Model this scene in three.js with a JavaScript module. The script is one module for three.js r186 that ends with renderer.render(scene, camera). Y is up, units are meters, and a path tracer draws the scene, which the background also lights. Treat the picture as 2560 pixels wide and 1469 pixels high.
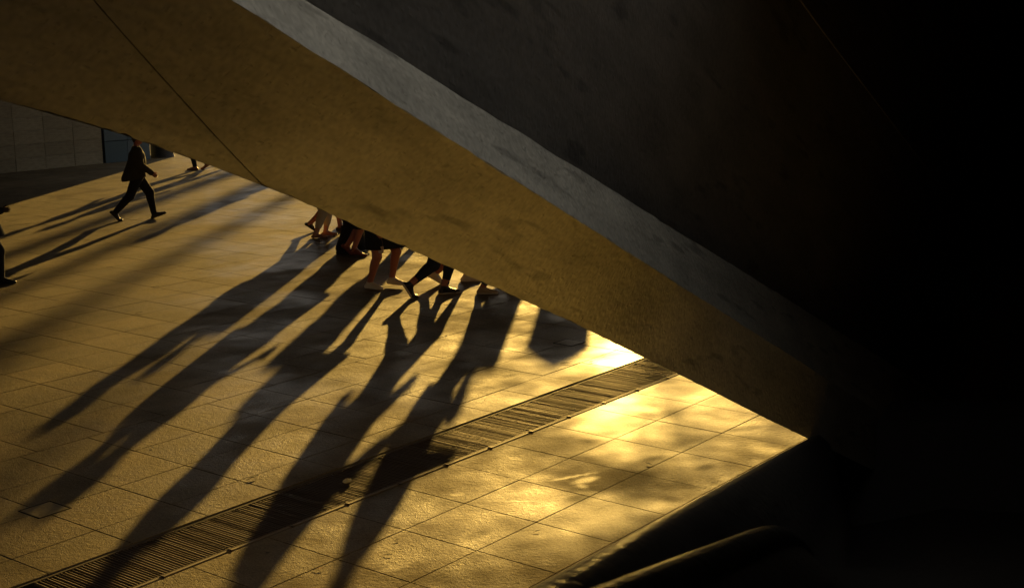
import * as THREE from 'three';
import { mergeGeometries } from 'three/addons/utils/BufferGeometryUtils.js';
import { RoundedBoxGeometry } from 'three/addons/geometries/RoundedBoxGeometry.js';

// ---------------------------------------------------------------- camera
const scene = new THREE.Scene();
const camera = new THREE.PerspectiveCamera(24.14, 1024 / 587, 0.05, 900);
camera.position.set(0, 3.7, 0);
camera.rotation.set(-0.19369, 0, -0.01622, 'XYZ');
camera.focus = 15;
camera.userData.fStop = 30;
scene.add(camera);

const renderer = new THREE.WebGLRenderer({ antialias: true });
renderer.setSize(1024, 587);
renderer.toneMapping = THREE.LinearToneMapping;
renderer.toneMappingExposure = 1.62;
renderer.shadowMap.enabled = true;

// ---------------------------------------------------------------- sky and sun
const SUN_EL = 8.0 * Math.PI / 180, SUN_AZ = 5.0 * Math.PI / 180;      // azimuth to the right of -z
const sunDir = new THREE.Vector3(Math.sin(SUN_AZ) * Math.cos(SUN_EL), Math.sin(SUN_EL), -Math.cos(SUN_AZ) * Math.cos(SUN_EL));
{
  const W = 512, Hh = 256, data = new Float32Array(W * Hh * 4);
  for (let j = 0; j < Hh; j++) {
    const el = ((j + 0.5) / Hh - 0.5) * Math.PI;
    for (let i = 0; i < W; i++) {
      const az = ((i + 0.5) / W - 0.5) * 2 * Math.PI;
      const d = [Math.cos(el) * Math.cos(az), Math.sin(el), Math.cos(el) * Math.sin(az)];
      const c = d[0] * sunDir.x + d[1] * sunDir.y + d[2] * sunDir.z;
      const up = Math.max(0, d[1]), h = Math.exp(-up * 3.2), lo = Math.exp(-up * 9);
      const g1 = Math.exp((c - 1) * 9), g2 = Math.exp((c - 1) * 55);
      const zen = 0.20 + 0.24 * Math.min(1, up * 1.6);
      let r = zen + (0.08 + 0.6 * g1) * lo, g = zen + (0.08 + 0.62 * g1) * lo, b = zen * 1.03 + (0.09 + 0.6 * g1) * lo;
      r += 0.35 * g1 * h + 0.6 * g2; g += 0.27 * g1 * h + 0.44 * g2; b += 0.15 * g1 * h + 0.22 * g2;
      const k = (j * W + i) * 4;
      const m = el < 0 ? 0.25 : 1;
      data[k] = r * m; data[k + 1] = g * m; data[k + 2] = b * m; data[k + 3] = 1;
    }
  }
  const sky = new THREE.DataTexture(data, W, Hh, THREE.RGBAFormat, THREE.FloatType);
  sky.mapping = THREE.EquirectangularReflectionMapping;
  sky.magFilter = THREE.LinearFilter; sky.minFilter = THREE.LinearFilter;
  sky.needsUpdate = true;
  scene.background = sky;
  scene.environment = sky;
}
const sun = new THREE.DirectionalLight(new THREE.Color().setRGB(1, 0.605, 0.135), 5);
sun.position.copy(sunDir).multiplyScalar(150);
sun.target.position.set(0, 0, -18);
sun.position.add(sun.target.position);
sun.castShadow = true;
sun.shadow.mapSize.set(4096, 4096);
Object.assign(sun.shadow.camera, { left: -30, right: 30, top: 20, bottom: -20, near: 10, far: 260 });
sun.shadow.radius = 1;
scene.add(sun, sun.target);

// ---------------------------------------------------------------- helpers
let seed = 20240611;
const rnd = () => { seed = (seed * 1664525 + 1013904223) >>> 0; return seed / 4294967296; };
const rr = (a, b) => a + (b - a) * rnd();
const names = new Map();
function numbered(n) {
  const k = names.get(n) || 0; names.set(n, k + 1);
  return k ? `${n}_${String(k).padStart(3, '0')}` : n;
}
const V = (x, y, z) => new THREE.Vector3(x, y, z);
function tag(o, label, category, group, kind) {
  if (label) o.userData.label = label;
  if (category) o.userData.category = category;
  if (group) o.userData.group = group;
  if (kind) o.userData.kind = kind;
  return o;
}
function thing(name, label, category, pos = [0, 0, 0], turn = 0, group, kind) {
  const o = new THREE.Group(); o.name = numbered(name); o.position.set(...pos); o.rotation.y = turn;
  scene.add(o); return tag(o, label, category, group, kind);
}
function part(name, geo, mat, parent) {
  const m = new THREE.Mesh(geo, mat);
  m.name = parent === scene ? numbered(name) : name;
  m.castShadow = m.receiveShadow = true;
  parent.add(m); return m;
}
function box(w, h, d, x = 0, y = 0, z = 0) { const g = new THREE.BoxGeometry(w, h, d); g.translate(x, y, z); return g; }
const std = (c, rough, extra = {}) => new THREE.MeshStandardMaterial({ color: new THREE.Color().setRGB(...c), roughness: rough, metalness: 0, ...extra });

// paving axes: dA along the drain, dB across it
const YAW = 0.66865045;
const dA = [Math.sin(YAW), -Math.cos(YAW)], dB = [Math.cos(YAW), Math.sin(YAW)];
const toXZ = (a, b) => [a * dA[0] + b * dB[0], a * dA[1] + b * dB[1]];
const YAWR = Math.atan2(-dA[1], dA[0]);                               // turns local +x to dA; local +z becomes dB

// periodic value noise
function makeNoise(s) {
  const P = 256, t = new Float32Array(P * P); let q = s >>> 0;
  for (let i = 0; i < P * P; i++) { q = (q * 1664525 + 1013904223) >>> 0; t[i] = q / 4294967296; }
  return (x, y, px, py) => {                                          // px, py: period in cells
    let xi = Math.floor(x), yi = Math.floor(y); let fx = x - xi, fy = y - yi;
    fx = fx * fx * (3 - 2 * fx); fy = fy * fy * (3 - 2 * fy);
    const x0 = ((xi % px) + px) % px, x1 = (x0 + 1) % px, y0 = ((yi % py) + py) % py, y1 = (y0 + 1) % py;
    const g = (a, b) => t[(b & 255) * P + (a & 255)];
    return (g(x0, y0) * (1 - fx) + g(x1, y0) * fx) * (1 - fy) + (g(x0, y1) * (1 - fx) + g(x1, y1) * fx) * fy;
  };
}
function fbm(n, u, v, px, py, oct, gain = 0.5) {
  let s = 0, a = 1, w = 0;
  for (let o = 0; o < oct; o++) { s += a * n(u * px, v * py, px, py); w += a; a *= gain; px *= 2; py *= 2; if (px > 256 || py > 256) break; }
  return s / w;
}
function texture(W, H, fn, srgb) {
  const d = new Uint8Array(W * H * 4), c = [0, 0, 0];
  const enc = (x) => srgb ? (x <= 0.0031308 ? 12.92 * x : 1.055 * Math.pow(x, 1 / 2.4) - 0.055) : x;
  for (let j = 0; j < H; j++) for (let i = 0; i < W; i++) {
    fn((i + 0.5) / W, (j + 0.5) / H, c);
    const k = (j * W + i) * 4;
    for (let m = 0; m < 3; m++) d[k + m] = Math.max(0, Math.min(255, Math.round(255 * enc(Math.max(0, c[m])))));
    d[k + 3] = 255;
  }
  const t = new THREE.DataTexture(d, W, H, THREE.RGBAFormat, THREE.UnsignedByteType);
  t.wrapS = t.wrapT = THREE.RepeatWrapping; t.magFilter = THREE.LinearFilter; t.minFilter = THREE.LinearMipmapLinearFilter; t.generateMipmaps = true;
  if (srgb) t.colorSpace = THREE.SRGBColorSpace;
  t.needsUpdate = true; return t;
}
const ss = (a, b, x) => { const t = Math.max(0, Math.min(1, (x - a) / (b - a))); return t * t * (3 - 2 * t); };

// ---------------------------------------------------------------- paving textures
// uv (channel 0): metres / 1.024 for the grain; uv1: the paving axes, 20.48 m square, for stains and wear
const nA = makeNoise(11), nB = makeNoise(77), nC = makeNoise(301);
const GRAIN = 1.024, FIELD = 20.48;
const grainBump = texture(1024, 1024, (u, v, c) => {
  const coarse = fbm(nA, u, v, 40, 40, 3, 0.6), fine = nB(u * 230, v * 230, 230, 230);
  const h = 0.62 * coarse + 0.38 * fine; c[0] = c[1] = c[2] = h;
});
// dirt on the paving, each [a, b, half length, half width, turn, strength]
const DARK = [[8.47, -6.05, 0.13, 0.07, 0.3, 0.7], [8.66, -6.14, 0.16, 0.06, 0.8, 0.5], [9.66, -6.12, 0.12, 0.05, 0.2, 0.5], [9.72, -5.62, 0.10, 0.05, 0.2, 0.45], [10.9, -5.9, 0.16, 0.05, 0.5, 0.45], [9.8, -6.85, 0.1, 0.06, 0.9, 0.4], [7.4, -6.2, 0.12, 0.05, 0.1, 0.35], [12.9, -8.5, 0.12, 0.03, 0.4, 0.45], [11.2, -8.9, 0.08, 0.04, 0.2, 0.4], [6.6, -9.6, 0.1, 0.05, 0.6, 0.35]];
const PALE = [[8.82, -6.42, 0.22, 0.018, 0.43, 1], [8.86, -6.26, 0.10, 0.05, 0.2, 0.9], [8.72, -6.19, 0.03, 0.06, 0.2, 0.8], [8.12, -6.42, 0.19, 0.014, 1.0, 1], [8.0, -6.6, 0.04, 0.02, 1, 0.8], [7.97, -6.89, 0.05, 0.03, 0.6, 0.6], [6.54, -6.26, 0.14, 0.05, 0.3, 0.75], [8.35, -6.7, 0.1, 0.012, 0, 0.6], [7.1, -6.7, 0.08, 0.03, 0, 0.4]];
function blot(list, a, b, n) {
  let s = 0;
  for (const [x, y, L, W, t, k] of list) {
    const dx = a - x, dy = b - y, r2 = L * L * 6;
    if (dx * dx + dy * dy > r2) continue;
    const p = (dx * Math.cos(t) + dy * Math.sin(t)) / L, q = (-dx * Math.sin(t) + dy * Math.cos(t)) / W;
    s = Math.max(s, k * ss(1.45, 0.35, Math.sqrt(p * p + q * q) + (n - 0.5) * 1.5));
  }
  return s;
}
const A0 = 0, B0 = -20.48;                                            // corner of the field in paving axes
const wear = (u, v) => fbm(nC, u, v, 14, 14, 5, 0.55);
const GUM = Array.from({ length: 420 }, () => [rnd(), rnd(), rr(0.010, 0.026) / 20.48, rr(0.25, 0.6)]);
const gumGrid = new Map(); GUM.forEach((q) => { const k = Math.floor(q[0] * 40) + 40 * Math.floor(q[1] * 40); if (!gumGrid.has(k)) gumGrid.set(k, []); gumGrid.get(k).push(q); });
const gum = (u, v) => { const l = gumGrid.get(Math.floor(u * 40) + 40 * Math.floor(v * 40)); let s = 0; if (l) for (const [x, y, r, k] of l) s = Math.max(s, k * ss(1.15, 0.8, Math.hypot(u - x, v - y) / r)); return s; };
const stoneColour = texture(2048, 2048, (u, v, c) => {
  const a = A0 + u * FIELD, b = B0 + v * FIELD;
  const w = wear(u, v), n = fbm(nB, u, v, 64, 64, 3, 0.6), sp = Math.abs(Math.sin(u * 91234.7 + v * 47651.3) * 43758.5453) % 1;
  const edge = fbm(nA, u, v, 110, 110, 2, 0.6);
  const k = (0.80 + 0.55 * (w - 0.5) + 0.45 * (n - 0.5) + 0.42 * (sp - 0.5)) * (1 - 0.75 * blot(DARK, a, b, n * 0.6 + edge * 0.4)) * (1 - gum(u, v));
  const p = blot(PALE, a, b, edge) * (0.45 + 0.55 * ss(0.3, 0.6, sp));
  c[0] = 0.215 * k * (1 - p) + 0.6 * p; c[1] = 0.172 * k * (1 - p) + 0.55 * p; c[2] = 0.10 * k * (1 - p) + 0.44 * p;
}, true);
const stoneRough = texture(1024, 1024, (u, v, c) => {
  const a = A0 + u * FIELD, b = B0 + v * FIELD;
  const w = fbm(nC, u, v, 20, 20, 4, 0.5), n = fbm(nB, u, v, 90, 90, 2, 0.6);
  const r = 0.72 + 0.5 * (w - 0.5) + 0.3 * (n - 0.5) + 0.25 * blot(DARK, a, b, n) - 0.12 * blot(PALE, a, b, n);
  c[0] = c[1] = c[2] = Math.max(0.42, Math.min(0.98, r));
});
// where feet have polished the stone
const stoneSheen = texture(512, 512, (u, v, c) => { const w = fbm(nC, u + 0.37, v + 0.11, 16, 16, 4, 0.55), n = fbm(nB, u, v, 120, 120, 1); c[0] = c[1] = c[2] = Math.max(0.05, ss(0.36, 0.68, w) * (0.55 + 0.9 * (n - 0.2)) * (1 - 0.7 * blot(DARK, A0 + u * FIELD, B0 + v * FIELD, n)) + blot(PALE, A0 + u * FIELD, B0 + v * FIELD, n)); });
stoneSheen.channel = 1;
stoneColour.channel = 1; stoneRough.channel = 1;
const stoneMats = [1, 0.88, 1.08, 0.95].map((k, i) => new THREE.MeshPhysicalMaterial({ specularIntensity: 0.2, clearcoat: 0.18, clearcoatRoughness: 0.29, clearcoatMap: stoneSheen,
  color: new THREE.Color().setRGB(k, k * (1 - 0.012 * i), k * (1 - 0.02 * i)), map: stoneColour, roughness: 1, roughnessMap: stoneRough, bumpMap: grainBump, bumpScale: 0.0065 }));
const jointMat = std([0.035, 0.028, 0.02], 0.95);

// ---------------------------------------------------------------- concrete
const concColour = texture(1024, 1024, (u, v, c) => {
  const st = fbm(nA, u, v, 6, 40, 4, 0.55), cl = fbm(nC, u, v, 9, 12, 5, 0.55), fn = fbm(nB, u, v, 200, 200, 1), sp = nB(u * 250, v * 250, 250, 250);
  const dark = ss(0.64, 0.78, fbm(nB, u, v, 8, 50, 3, 0.5)) * 0.35;
  const k = (0.84 + 0.34 * (st - 0.5) + 0.4 * (cl - 0.5) + 0.2 * (fn - 0.5)) * (1 - dark) * (sp > 0.93 ? 0.75 : 1);
  c[0] = 0.37 * k; c[1] = 0.345 * k; c[2] = 0.30 * k;
}, true);
const concBump = texture(1024, 1024, (u, v, c) => {
  const a = fbm(nA, u, v, 60, 120, 2, 0.6), b = nB(u * 250, v * 250, 250, 250), p = ss(0.86, 0.97, nC(u * 180, v * 180, 180, 180));
  c[0] = c[1] = c[2] = 0.55 * a + 0.35 * b - 0.4 * p + 0.2;
});
const conc = (k, rough = 0.85) => new THREE.MeshStandardMaterial({ color: new THREE.Color().setRGB(...k), map: concColour, roughness: rough, bumpMap: concBump, bumpScale: 0.0025 });
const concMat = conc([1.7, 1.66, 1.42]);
const shadedConcMat = conc([0.55, 0.525, 0.47]); shadedConcMat.bumpScale = 0.0009; shadedConcMat.side = THREE.DoubleSide;  // the stair concrete again, darkened to paint shade on its inner and upper faces

// ---------------------------------------------------------------- ground
const DR = { b0: -8.12, b1: -7.46, a0: -3.1, a1: 15.5 };              // drain channel
{
  const s = new THREE.Shape(); s.moveTo(-300, -300); s.lineTo(300, -300); s.lineTo(300, 300); s.lineTo(-300, 300); s.closePath();
  const h = new THREE.Path(); h.moveTo(DR.a0, DR.b0); h.lineTo(DR.a0, DR.b1); h.lineTo(DR.a1, DR.b1); h.lineTo(DR.a1, DR.b0); h.closePath(); s.holes.push(h);
  const g = new THREE.ShapeGeometry(s); g.rotateX(Math.PI / 2);
  const p = g.attributes.position;
  for (let i = 0; i < p.count; i++) { const [x, z] = toXZ(p.getX(i), p.getZ(i)); p.setXYZ(i, x, -0.007, z); }
  g.computeVertexNormals();
  const o = part('ground', g, std([0.12, 0.10, 0.075], 0.9, { side: THREE.DoubleSide }), scene);
  tag(o, 'dark bedding ground showing in the joints under the plaza paving', 'ground', null, 'structure');
}

// ---------------------------------------------------------------- paving tiles
const T = 0.7055, J = 0.0038;
const pavement = thing('pavement', 'large square stone paving of the sunlit plaza', 'pavement', [0, 0, 0], 0, null, 'structure');
function tileGeo(poly) {
  // a slab with a chamfered rim, its corners at slightly different heights; poly: [a, b] corners in order
  const c = 0.004, n = poly.length, ou = rnd() * 7, ov = rnd() * 7, tx = rr(-0.002, 0.002), ty = rr(-0.002, 0.002), [pa, pb] = poly[0];
  const ins = poly.map((p, i) => {
    const q = poly[(i + n - 1) % n], r = poly[(i + 1) % n], u = [p[0] - q[0], p[1] - q[1]], v = [r[0] - p[0], r[1] - p[1]], lu = Math.hypot(...u), lv = Math.hypot(...v);
    return [-u[1] / lu - v[1] / lv, u[0] / lu + v[0] / lv];
  });
  const pos = [], uv = [], uv1 = [], idx = [], rings = [[0, -0.02], [0, -0.0024], [c, 0]];
  const put = (k, inset, y) => {
    const a = poly[k][0] + ins[k][0] * inset, b = poly[k][1] + ins[k][1] * inset, [x, z] = toXZ(a, b);
    pos.push(x, y + (a - pa) * tx + (b - pb) * ty, z); uv.push(a / GRAIN + ou, b / GRAIN + ov); uv1.push((a - A0) / FIELD, (b - B0) / FIELD); return pos.length / 3 - 1;
  };
  for (let r = 0; r < 2; r++) for (let k = 0; k < n; k++) {
    const m = (k + 1) % n, p = put(k, ...rings[r]), q = put(m, ...rings[r]), s = put(m, ...rings[r + 1]), t = put(k, ...rings[r + 1]);
    idx.push(p, s, q, p, t, s);
  }
  const t = poly.map((_, k) => put(k, c, 0)), tri = THREE.ShapeUtils.triangulateShape(poly.map((p) => new THREE.Vector2(...p)), []);
  for (const [i, j, k] of tri) idx.push(t[i], t[k], t[j]);
  const g = new THREE.BufferGeometry();
  g.setAttribute('position', new THREE.Float32BufferAttribute(pos, 3));
  g.setAttribute('uv', new THREE.Float32BufferAttribute(uv, 2)); g.setAttribute('uv1', new THREE.Float32BufferAttribute(uv1, 2));
  g.setIndex(idx); g.computeVertexNormals(); return g;
}
{
  const cells = [];
  const rowB = [];                                                    // row edges across the drain
  rowB.push([-7.43, -6.707, 0.12]); for (let k = 0; k < 22; k++) rowB.push([-6.707 + k * T, -6.707 + (k + 1) * T, 0.12]);
  rowB.push([-8.607, -8.15, 0.17]); for (let k = 0; k < 66; k++) rowB.push([-8.607 - (k + 1) * T, -8.607 - k * T, k < 3 ? 0.17 : 0.42 + (k > 14 ? 0.17 : 0)]);
  // two square access covers sit in the paving
  const covers = [[5.66, 5.945, -9.47, -9.184], [12.70, 12.965, -9.427, -9.153]];
  for (const [b0, b1, off] of rowB) for (let i = -6; i < 74; i++) {
    const a0 = (i + off) * T, a1 = a0 + T, [x, z] = toXZ((a0 + a1) / 2, (b0 + b1) / 2);
    if (z > 9 || z < -52 || x < -34 || x > 24) continue;
    const h = J / 2, p0 = a0 + h, p1 = a1 - h, q0 = b0 + h, q1 = b1 - h;
    let poly = [[p0, q0], [p1, q0], [p1, q1], [p0, q1]];
    for (const [ca0, ca1, cb0, cb1] of covers) {                       // a cover sits where four tiles meet and takes a corner of each
      const A = ca0 - 0.004, B = ca1 + 0.004, C = cb0 - 0.004, E = cb1 + 0.004;
      const ina = (v) => v > A && v < B, inb = (v) => v > C && v < E;
      if (ina(p0) && inb(q0)) poly = [[B, q0], [p1, q0], [p1, q1], [p0, q1], [p0, E], [B, E]];
      else if (ina(p1) && inb(q0)) poly = [[p0, q0], [A, q0], [A, E], [p1, E], [p1, q1], [p0, q1]];
      else if (ina(p1) && inb(q1)) poly = [[p0, q0], [p1, q0], [p1, C], [A, C], [A, q1], [p0, q1]];
      else if (ina(p0) && inb(q1)) poly = [[p0, q0], [p1, q0], [p1, q1], [B, q1], [B, C], [p0, C]];
    }
    const d = Math.hypot(x, z), ang = Math.atan2(x, -z);
    const inView = z < -6.8 && ang > -0.395 && x < 2.6 && !(z > -8.6 && x > 0.25), hid = x > -0.36 * (-z - 17.4) + 0.45 && z < -17;
    cells.push({ poly, d, vis: inView && !hid });
  }
  cells.sort((p, q) => (q.vis - p.vis) || (p.d - q.d));
  const far = [];
  cells.forEach((c, i) => {
    const g = tileGeo(c.poly);
    if (c.vis && i < 296) part('paving_tile', g, stoneMats[Math.floor(rnd() * 4)], pavement); else far.push(g);
  });
  const m = part('paving_tiles', mergeGeometries(far), stoneMats[0], pavement); m.userData.kind = 'stuff';
  console.log('tiles in view', cells.filter((c) => c.vis).length, 'all', cells.length);
  const coverMat = new THREE.MeshStandardMaterial({ color: new THREE.Color().setRGB(1.15, 1.15, 1.15), map: stoneColour, roughness: 0.95, roughnessMap: stoneRough, bumpMap: grainBump, bumpScale: 0.0012 });
  covers.forEach(([a0, a1, b0, b1], i) => {
    const t = thing('access_cover', i ? 'small square access cover with a pale slab near the far end of the drain' : 'small square access cover in dim paving left of the drain', 'access cover', [0, 0, 0], 0, null);
    part('slab', tileGeo([[a0 + 0.008, b0 + 0.008], [a1 - 0.008, b0 + 0.008], [a1 - 0.008, b1 - 0.008], [a0 + 0.008, b1 - 0.008]]), coverMat, t).position.y = 0.001;
    const [x, z] = toXZ((a0 + a1) / 2, (b0 + b1) / 2), w = a1 - a0, h = b1 - b0, q = 0.003;
    const f = mergeGeometries([box(w, 0.02, q, 0, -0.008, h / 2 - q / 2), box(w, 0.02, q, 0, -0.008, -h / 2 + q / 2), box(q, 0.02, h - 2 * q - 0.001, w / 2 - q / 2, -0.008, 0), box(q, 0.02, h - 2 * q - 0.001, -w / 2 + q / 2, -0.008, 0)]);
    f.rotateY(YAWR); f.translate(x, 0, z);
    part('frame', f, std([0.03, 0.025, 0.02], 0.6, { metalness: 0.5 }), t);
  });
}

// ---------------------------------------------------------------- drain
{
  const steel = std([0.13, 0.095, 0.065], 0.6, { metalness: 0.5 });
  const [ox, oz] = toXZ(0, 0);
  const ch = thing('drain_channel', 'long slotted drain crossing the plaza under a strip of metal gratings', 'drain', [ox, 0, oz], YAWR);
  const L = DR.a1 - DR.a0, ca = (DR.a0 + DR.a1) / 2, cb = (DR.b0 + DR.b1) / 2, w = DR.b1 - DR.b0;
  part('channel', mergeGeometries([box(L, 0.02, w, ca, -0.36, cb), box(L, 0.36, 0.02, ca, -0.19, DR.b0 - 0.0), box(L, 0.36, 0.02, ca, -0.19, DR.b1 + 0.0)]), std([0.014, 0.012, 0.01], 0.95), ch);
  // worn stone kerb strips along the near rim, one per grating
  const bar = new RoundedBoxGeometry(0.0065, 0.026, w - 0.05, 1, 0.0015);
  const rail = (len) => new RoundedBoxGeometry(len, 0.03, 0.006, 1, 0.0015);
  const strip = new RoundedBoxGeometry(0.572, 0.022, 0.03, 2, 0.004);
  const clip = mergeGeometries([box(0.03, 0.016, 0.022, 0, 0, 0), box(0.012, 0.02, 0.045, 0, 0.003, 0.01)]);
  const stripMat = new THREE.MeshStandardMaterial({ color: new THREE.Color().setRGB(0.20, 0.16, 0.11), roughness: 0.7, bumpMap: grainBump, bumpScale: 0.001 });
  for (let k = 0; k < 14; k++) {
    const a0 = 4.905 + k * 0.5985, tilt = rr(-0.004, 0.004), gp = new THREE.Group();
    gp.name = 'grating'; ch.add(gp); gp.position.set(a0 + 0.299, rr(-0.003, 0.001), cb); gp.rotation.set(rr(-0.004, 0.004), 0, tilt);
    for (let i = 0; i < 21; i++) {
      const m = part('bar', bar, steel, gp);
      m.position.set(-0.287 + i * 0.0287, -0.013, -0.004); m.position.y += rr(-0.0025, 0.001); m.rotation.set(rr(-0.004, 0.004), rr(-0.01, 0.01), rr(-0.22, 0.22));
    }
    const r = part('rim', mergeGeometries([rail(0.592).translate(0, -0.014, -w / 2 + 0.02), rail(0.592).translate(0, -0.014, w / 2 - 0.028)]), steel, gp);
    const s = part('edge_strip', strip, stripMat, gp); s.position.set(0, -0.0095, w / 2 - 0.003); s.rotation.y = rr(-0.004, 0.004);
    const c = part('clip', clip, steel, gp); c.position.set(0.298, -0.004, w / 2 - 0.008);
  }
}

// ---------------------------------------------------------------- concrete staircase
const D = V(0.4521489, -0.3900487, -0.8021368), N = V(0.8711357, 0, 0.4910423);
const E0 = [[-0.7115, 3.6660, -1.4665], [-0.6605, 3.6455, -1.5610], [-0.6080, 3.6215, -1.6575], [-0.5930, 3.6150, -1.6845], [-0.5315, 3.5780, -1.7965], [-0.5000, 3.5565, -1.8535], [-0.4675, 3.5330, -1.9125], [-0.3770, 3.4690, -2.0745], [-0.3125, 3.4175, -2.1905], [-0.2535, 3.3680, -2.2945], [-0.1395, 3.2750, -2.4980], [-0.0090, 3.1660, -2.7300], [0.1040, 3.0740, -2.9315], [0.2675, 2.9325, -3.2220], [0.4390, 2.7850, -3.5255], [0.7535, 2.5080, -4.0825], [1.0115, 2.2860, -4.5410]].map((p) => V(...p));
{ const p = E0[E0.length - 1]; E0.push(p.clone().addScaledVector(D, 0.6), p.clone().addScaledVector(D, 6.5)); }
const E1 = [[-0.6751, 4.0191, -1.1605], [-0.5980, 3.9531, -1.2975], [-0.5108, 3.8787, -1.4521], [-0.4326, 3.8118, -1.5911], [-0.3431, 3.7353, -1.7500], [-0.2618, 3.6658, -1.8942], [-0.1629, 3.5813, -2.0699], [-0.1089, 3.5351, -2.1657], [-0.0492, 3.4841, -2.2717], [0.0172, 3.4253, -2.4083], [0.0938, 3.3545, -2.5930], [0.1846, 3.2695, -2.8222], [0.2933, 3.1683, -3.0912], [0.4229, 3.0495, -3.3945], [0.5754, 2.9126, -3.7250], [0.7520, 2.7579, -4.0736], [0.9537, 2.5850, -4.4365], [1.3336, 2.2603, -5.1110], [2.0778, 1.6242, -6.4322], [3.4568, 0.4455, -8.8806]].map((p) => V(...p));
const E2 = [[-0.7083, 4.0660, -1.2246], [-0.6272, 4.0035, -1.3697], [-0.5356, 3.9328, -1.5336], [-0.4533, 3.8694, -1.6808], [-0.3592, 3.7968, -1.8492], [-0.2738, 3.7310, -2.0021], [-0.1698, 3.6508, -2.1882], [-0.1130, 3.6070, -2.2897], [-0.0503, 3.5587, -2.4020], [0.0196, 3.5034, -2.5467], [0.1002, 3.4375, -2.7424], [0.1957, 3.3587, -2.9850], [0.3100, 3.2648, -3.2699], [0.4463, 3.1541, -3.5911], [0.6067, 3.0259, -3.9412], [0.7924, 2.8801, -4.3105], [1.0044, 2.7162, -4.6950], [1.4039, 2.4083, -5.4097], [2.1863, 1.8050, -6.8096], [3.6364, 0.6872, -9.4039]].map((p) => V(...p));
const E1p = E1[6], E2p = E2[6];
{
  const st = thing('staircase', 'massive dark concrete stair flight sloping down to the right across the picture', 'staircase', [0, 0, 0]);
  const tOf = (p) => p.clone().sub(E1p).dot(D);
  const t0 = tOf(E0[0]) - 1.1, t1 = tOf(E0[E0.length - 1]);
  const poly = (L) => (t) => { let i = 1; while (i < L.length - 1 && t > tOf(L[i])) i++; const a = tOf(L[i - 1]), b = tOf(L[i]); return L[i - 1].clone().lerp(L[i], (t - a) / (b - a)); };
  const soft = (f, w = 0.03) => (t) => { const r = V(0, 0, 0); let q = 0; for (let k = -3; k <= 3; k++) { const g = Math.exp(-k * k / 4); r.addScaledVector(f(t + k * w), g); q += g; } return r.multiplyScalar(1 / q); };
  const e0 = (t) => {                                                  // point of the lower edge at run t
    if (t <= tOf(E0[0])) { const k = t - tOf(E0[0]); return E0[0].clone().addScaledVector(V(0.46, -0.19, -0.866), k); }
    for (let i = 1; i < E0.length; i++) { const a = tOf(E0[i - 1]), b = tOf(E0[i]); if (t <= b) return E0[i - 1].clone().lerp(E0[i], (t - a) / (b - a)); }
    return E0[E0.length - 1].clone();
  };
  const line = (base, t) => base.clone().addScaledVector(D, t);
  const up = V(0, 1, 0).addScaledVector(N, 0.12);
  const off2 = E2p.clone().sub(E1p), t2 = off2.dot(D); const E2b = E2p.clone().addScaledVector(D, -t2);
  const e1 = soft(poly(E1)), e2 = soft(poly(E2)), e2l = (t) => line(E2b, t);
  const e3 = (t) => e2(t).addScaledVector(up, 0.878);
  const e4 = (t) => { const p = e3(t).addScaledVector(N, 0.003); p.y += 0.003; return p; };
  const e5 = (t) => { const p = e4(t); p.y = Math.max(p.y + 0.05, 4.2); return p; };
  const b0 = (t) => e0(t).addScaledVector(N, -0.25).setY(e0(t).y + 0.2);
  const b5 = (t) => { const p = e5(t); p.addScaledVector(N, -0.5); return p; };
  // the smooth soffit line: blend of neighbours so that the edge bends gently
  const e0s = (t) => { const s = V(0, 0, 0); let w = 0; for (let k = -3; k <= 3; k++) { const g = Math.exp(-k * k / 4); s.addScaledVector(e0(t + k * 0.045), g); w += g; } return s.multiplyScalar(1 / w); };
  function strip(fa, fb, ta, tb, n, m, mapV, wob = 0) {
    const pos = [], uv = [], idx = [];
    for (let i = 0; i <= n; i++) {
      const t = ta + (tb - ta) * i / n, A = fa(t), B = fb(t), len = A.distanceTo(B);
      for (let j = 0; j <= m; j++) {
        const p = A.clone().lerp(B, j / m);
        if (wob && (j === 0 || j === m)) p.y += wob * (nA(t * 23, j, 256, 256) - 0.5) + wob * 0.6 * (nA(t * 71 + 9, j, 256, 256) - 0.5);
        pos.push(p.x, p.y, p.z); uv.push(t / 1.6, (mapV + len * j / m) / 1.6);
      }
    }
    for (let i = 0; i < n; i++) for (let j = 0; j < m; j++) { const a = i * (m + 1) + j, b = a + m + 1; idx.push(a, a + 1, b, b, a + 1, b + 1); }
    const g = new THREE.BufferGeometry(); g.setAttribute('position', new THREE.Float32BufferAttribute(pos, 3)); g.setAttribute('uv', new THREE.Float32BufferAttribute(uv, 2)); g.setIndex(idx); g.computeVertexNormals(); return g;
  }
  const ds = { side: THREE.DoubleSide };
    const cm = concMat.clone(); cm.side = THREE.DoubleSide;
  // the soffit is two cast panels; the joint between them slants, so each row of the joint has its own run
  const sEdge = (lo, hi) => (k) => lo + (hi - lo) * k;                 // run of the joint at height fraction k
  const jA = V(-0.3770, 3.4690, -2.0745), jB = V(-0.4860, 3.7360, -1.6615);                                              // two points the joint runs through
  const onSoffit = (P) => { let best = [0, 0, 9]; for (let i = 0; i <= 400; i++) for (let j = 0; j <= 100; j++) { const t = -1.2 + i * 0.006, k = j / 100, d = e0s(t).lerp(e1(t), k).distanceTo(P); if (d < best[2]) best = [t, k, d]; } return best; };
  const [tA, kA] = onSoffit(jA), [tB, kB] = onSoffit(jB);
  const jointLo = tA - (tB - tA) / (kB - kA) * kA, jointHi = jointLo + (tB - tA) / (kB - kA);
  console.log('joint', tA, kA, tB, kB);
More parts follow.
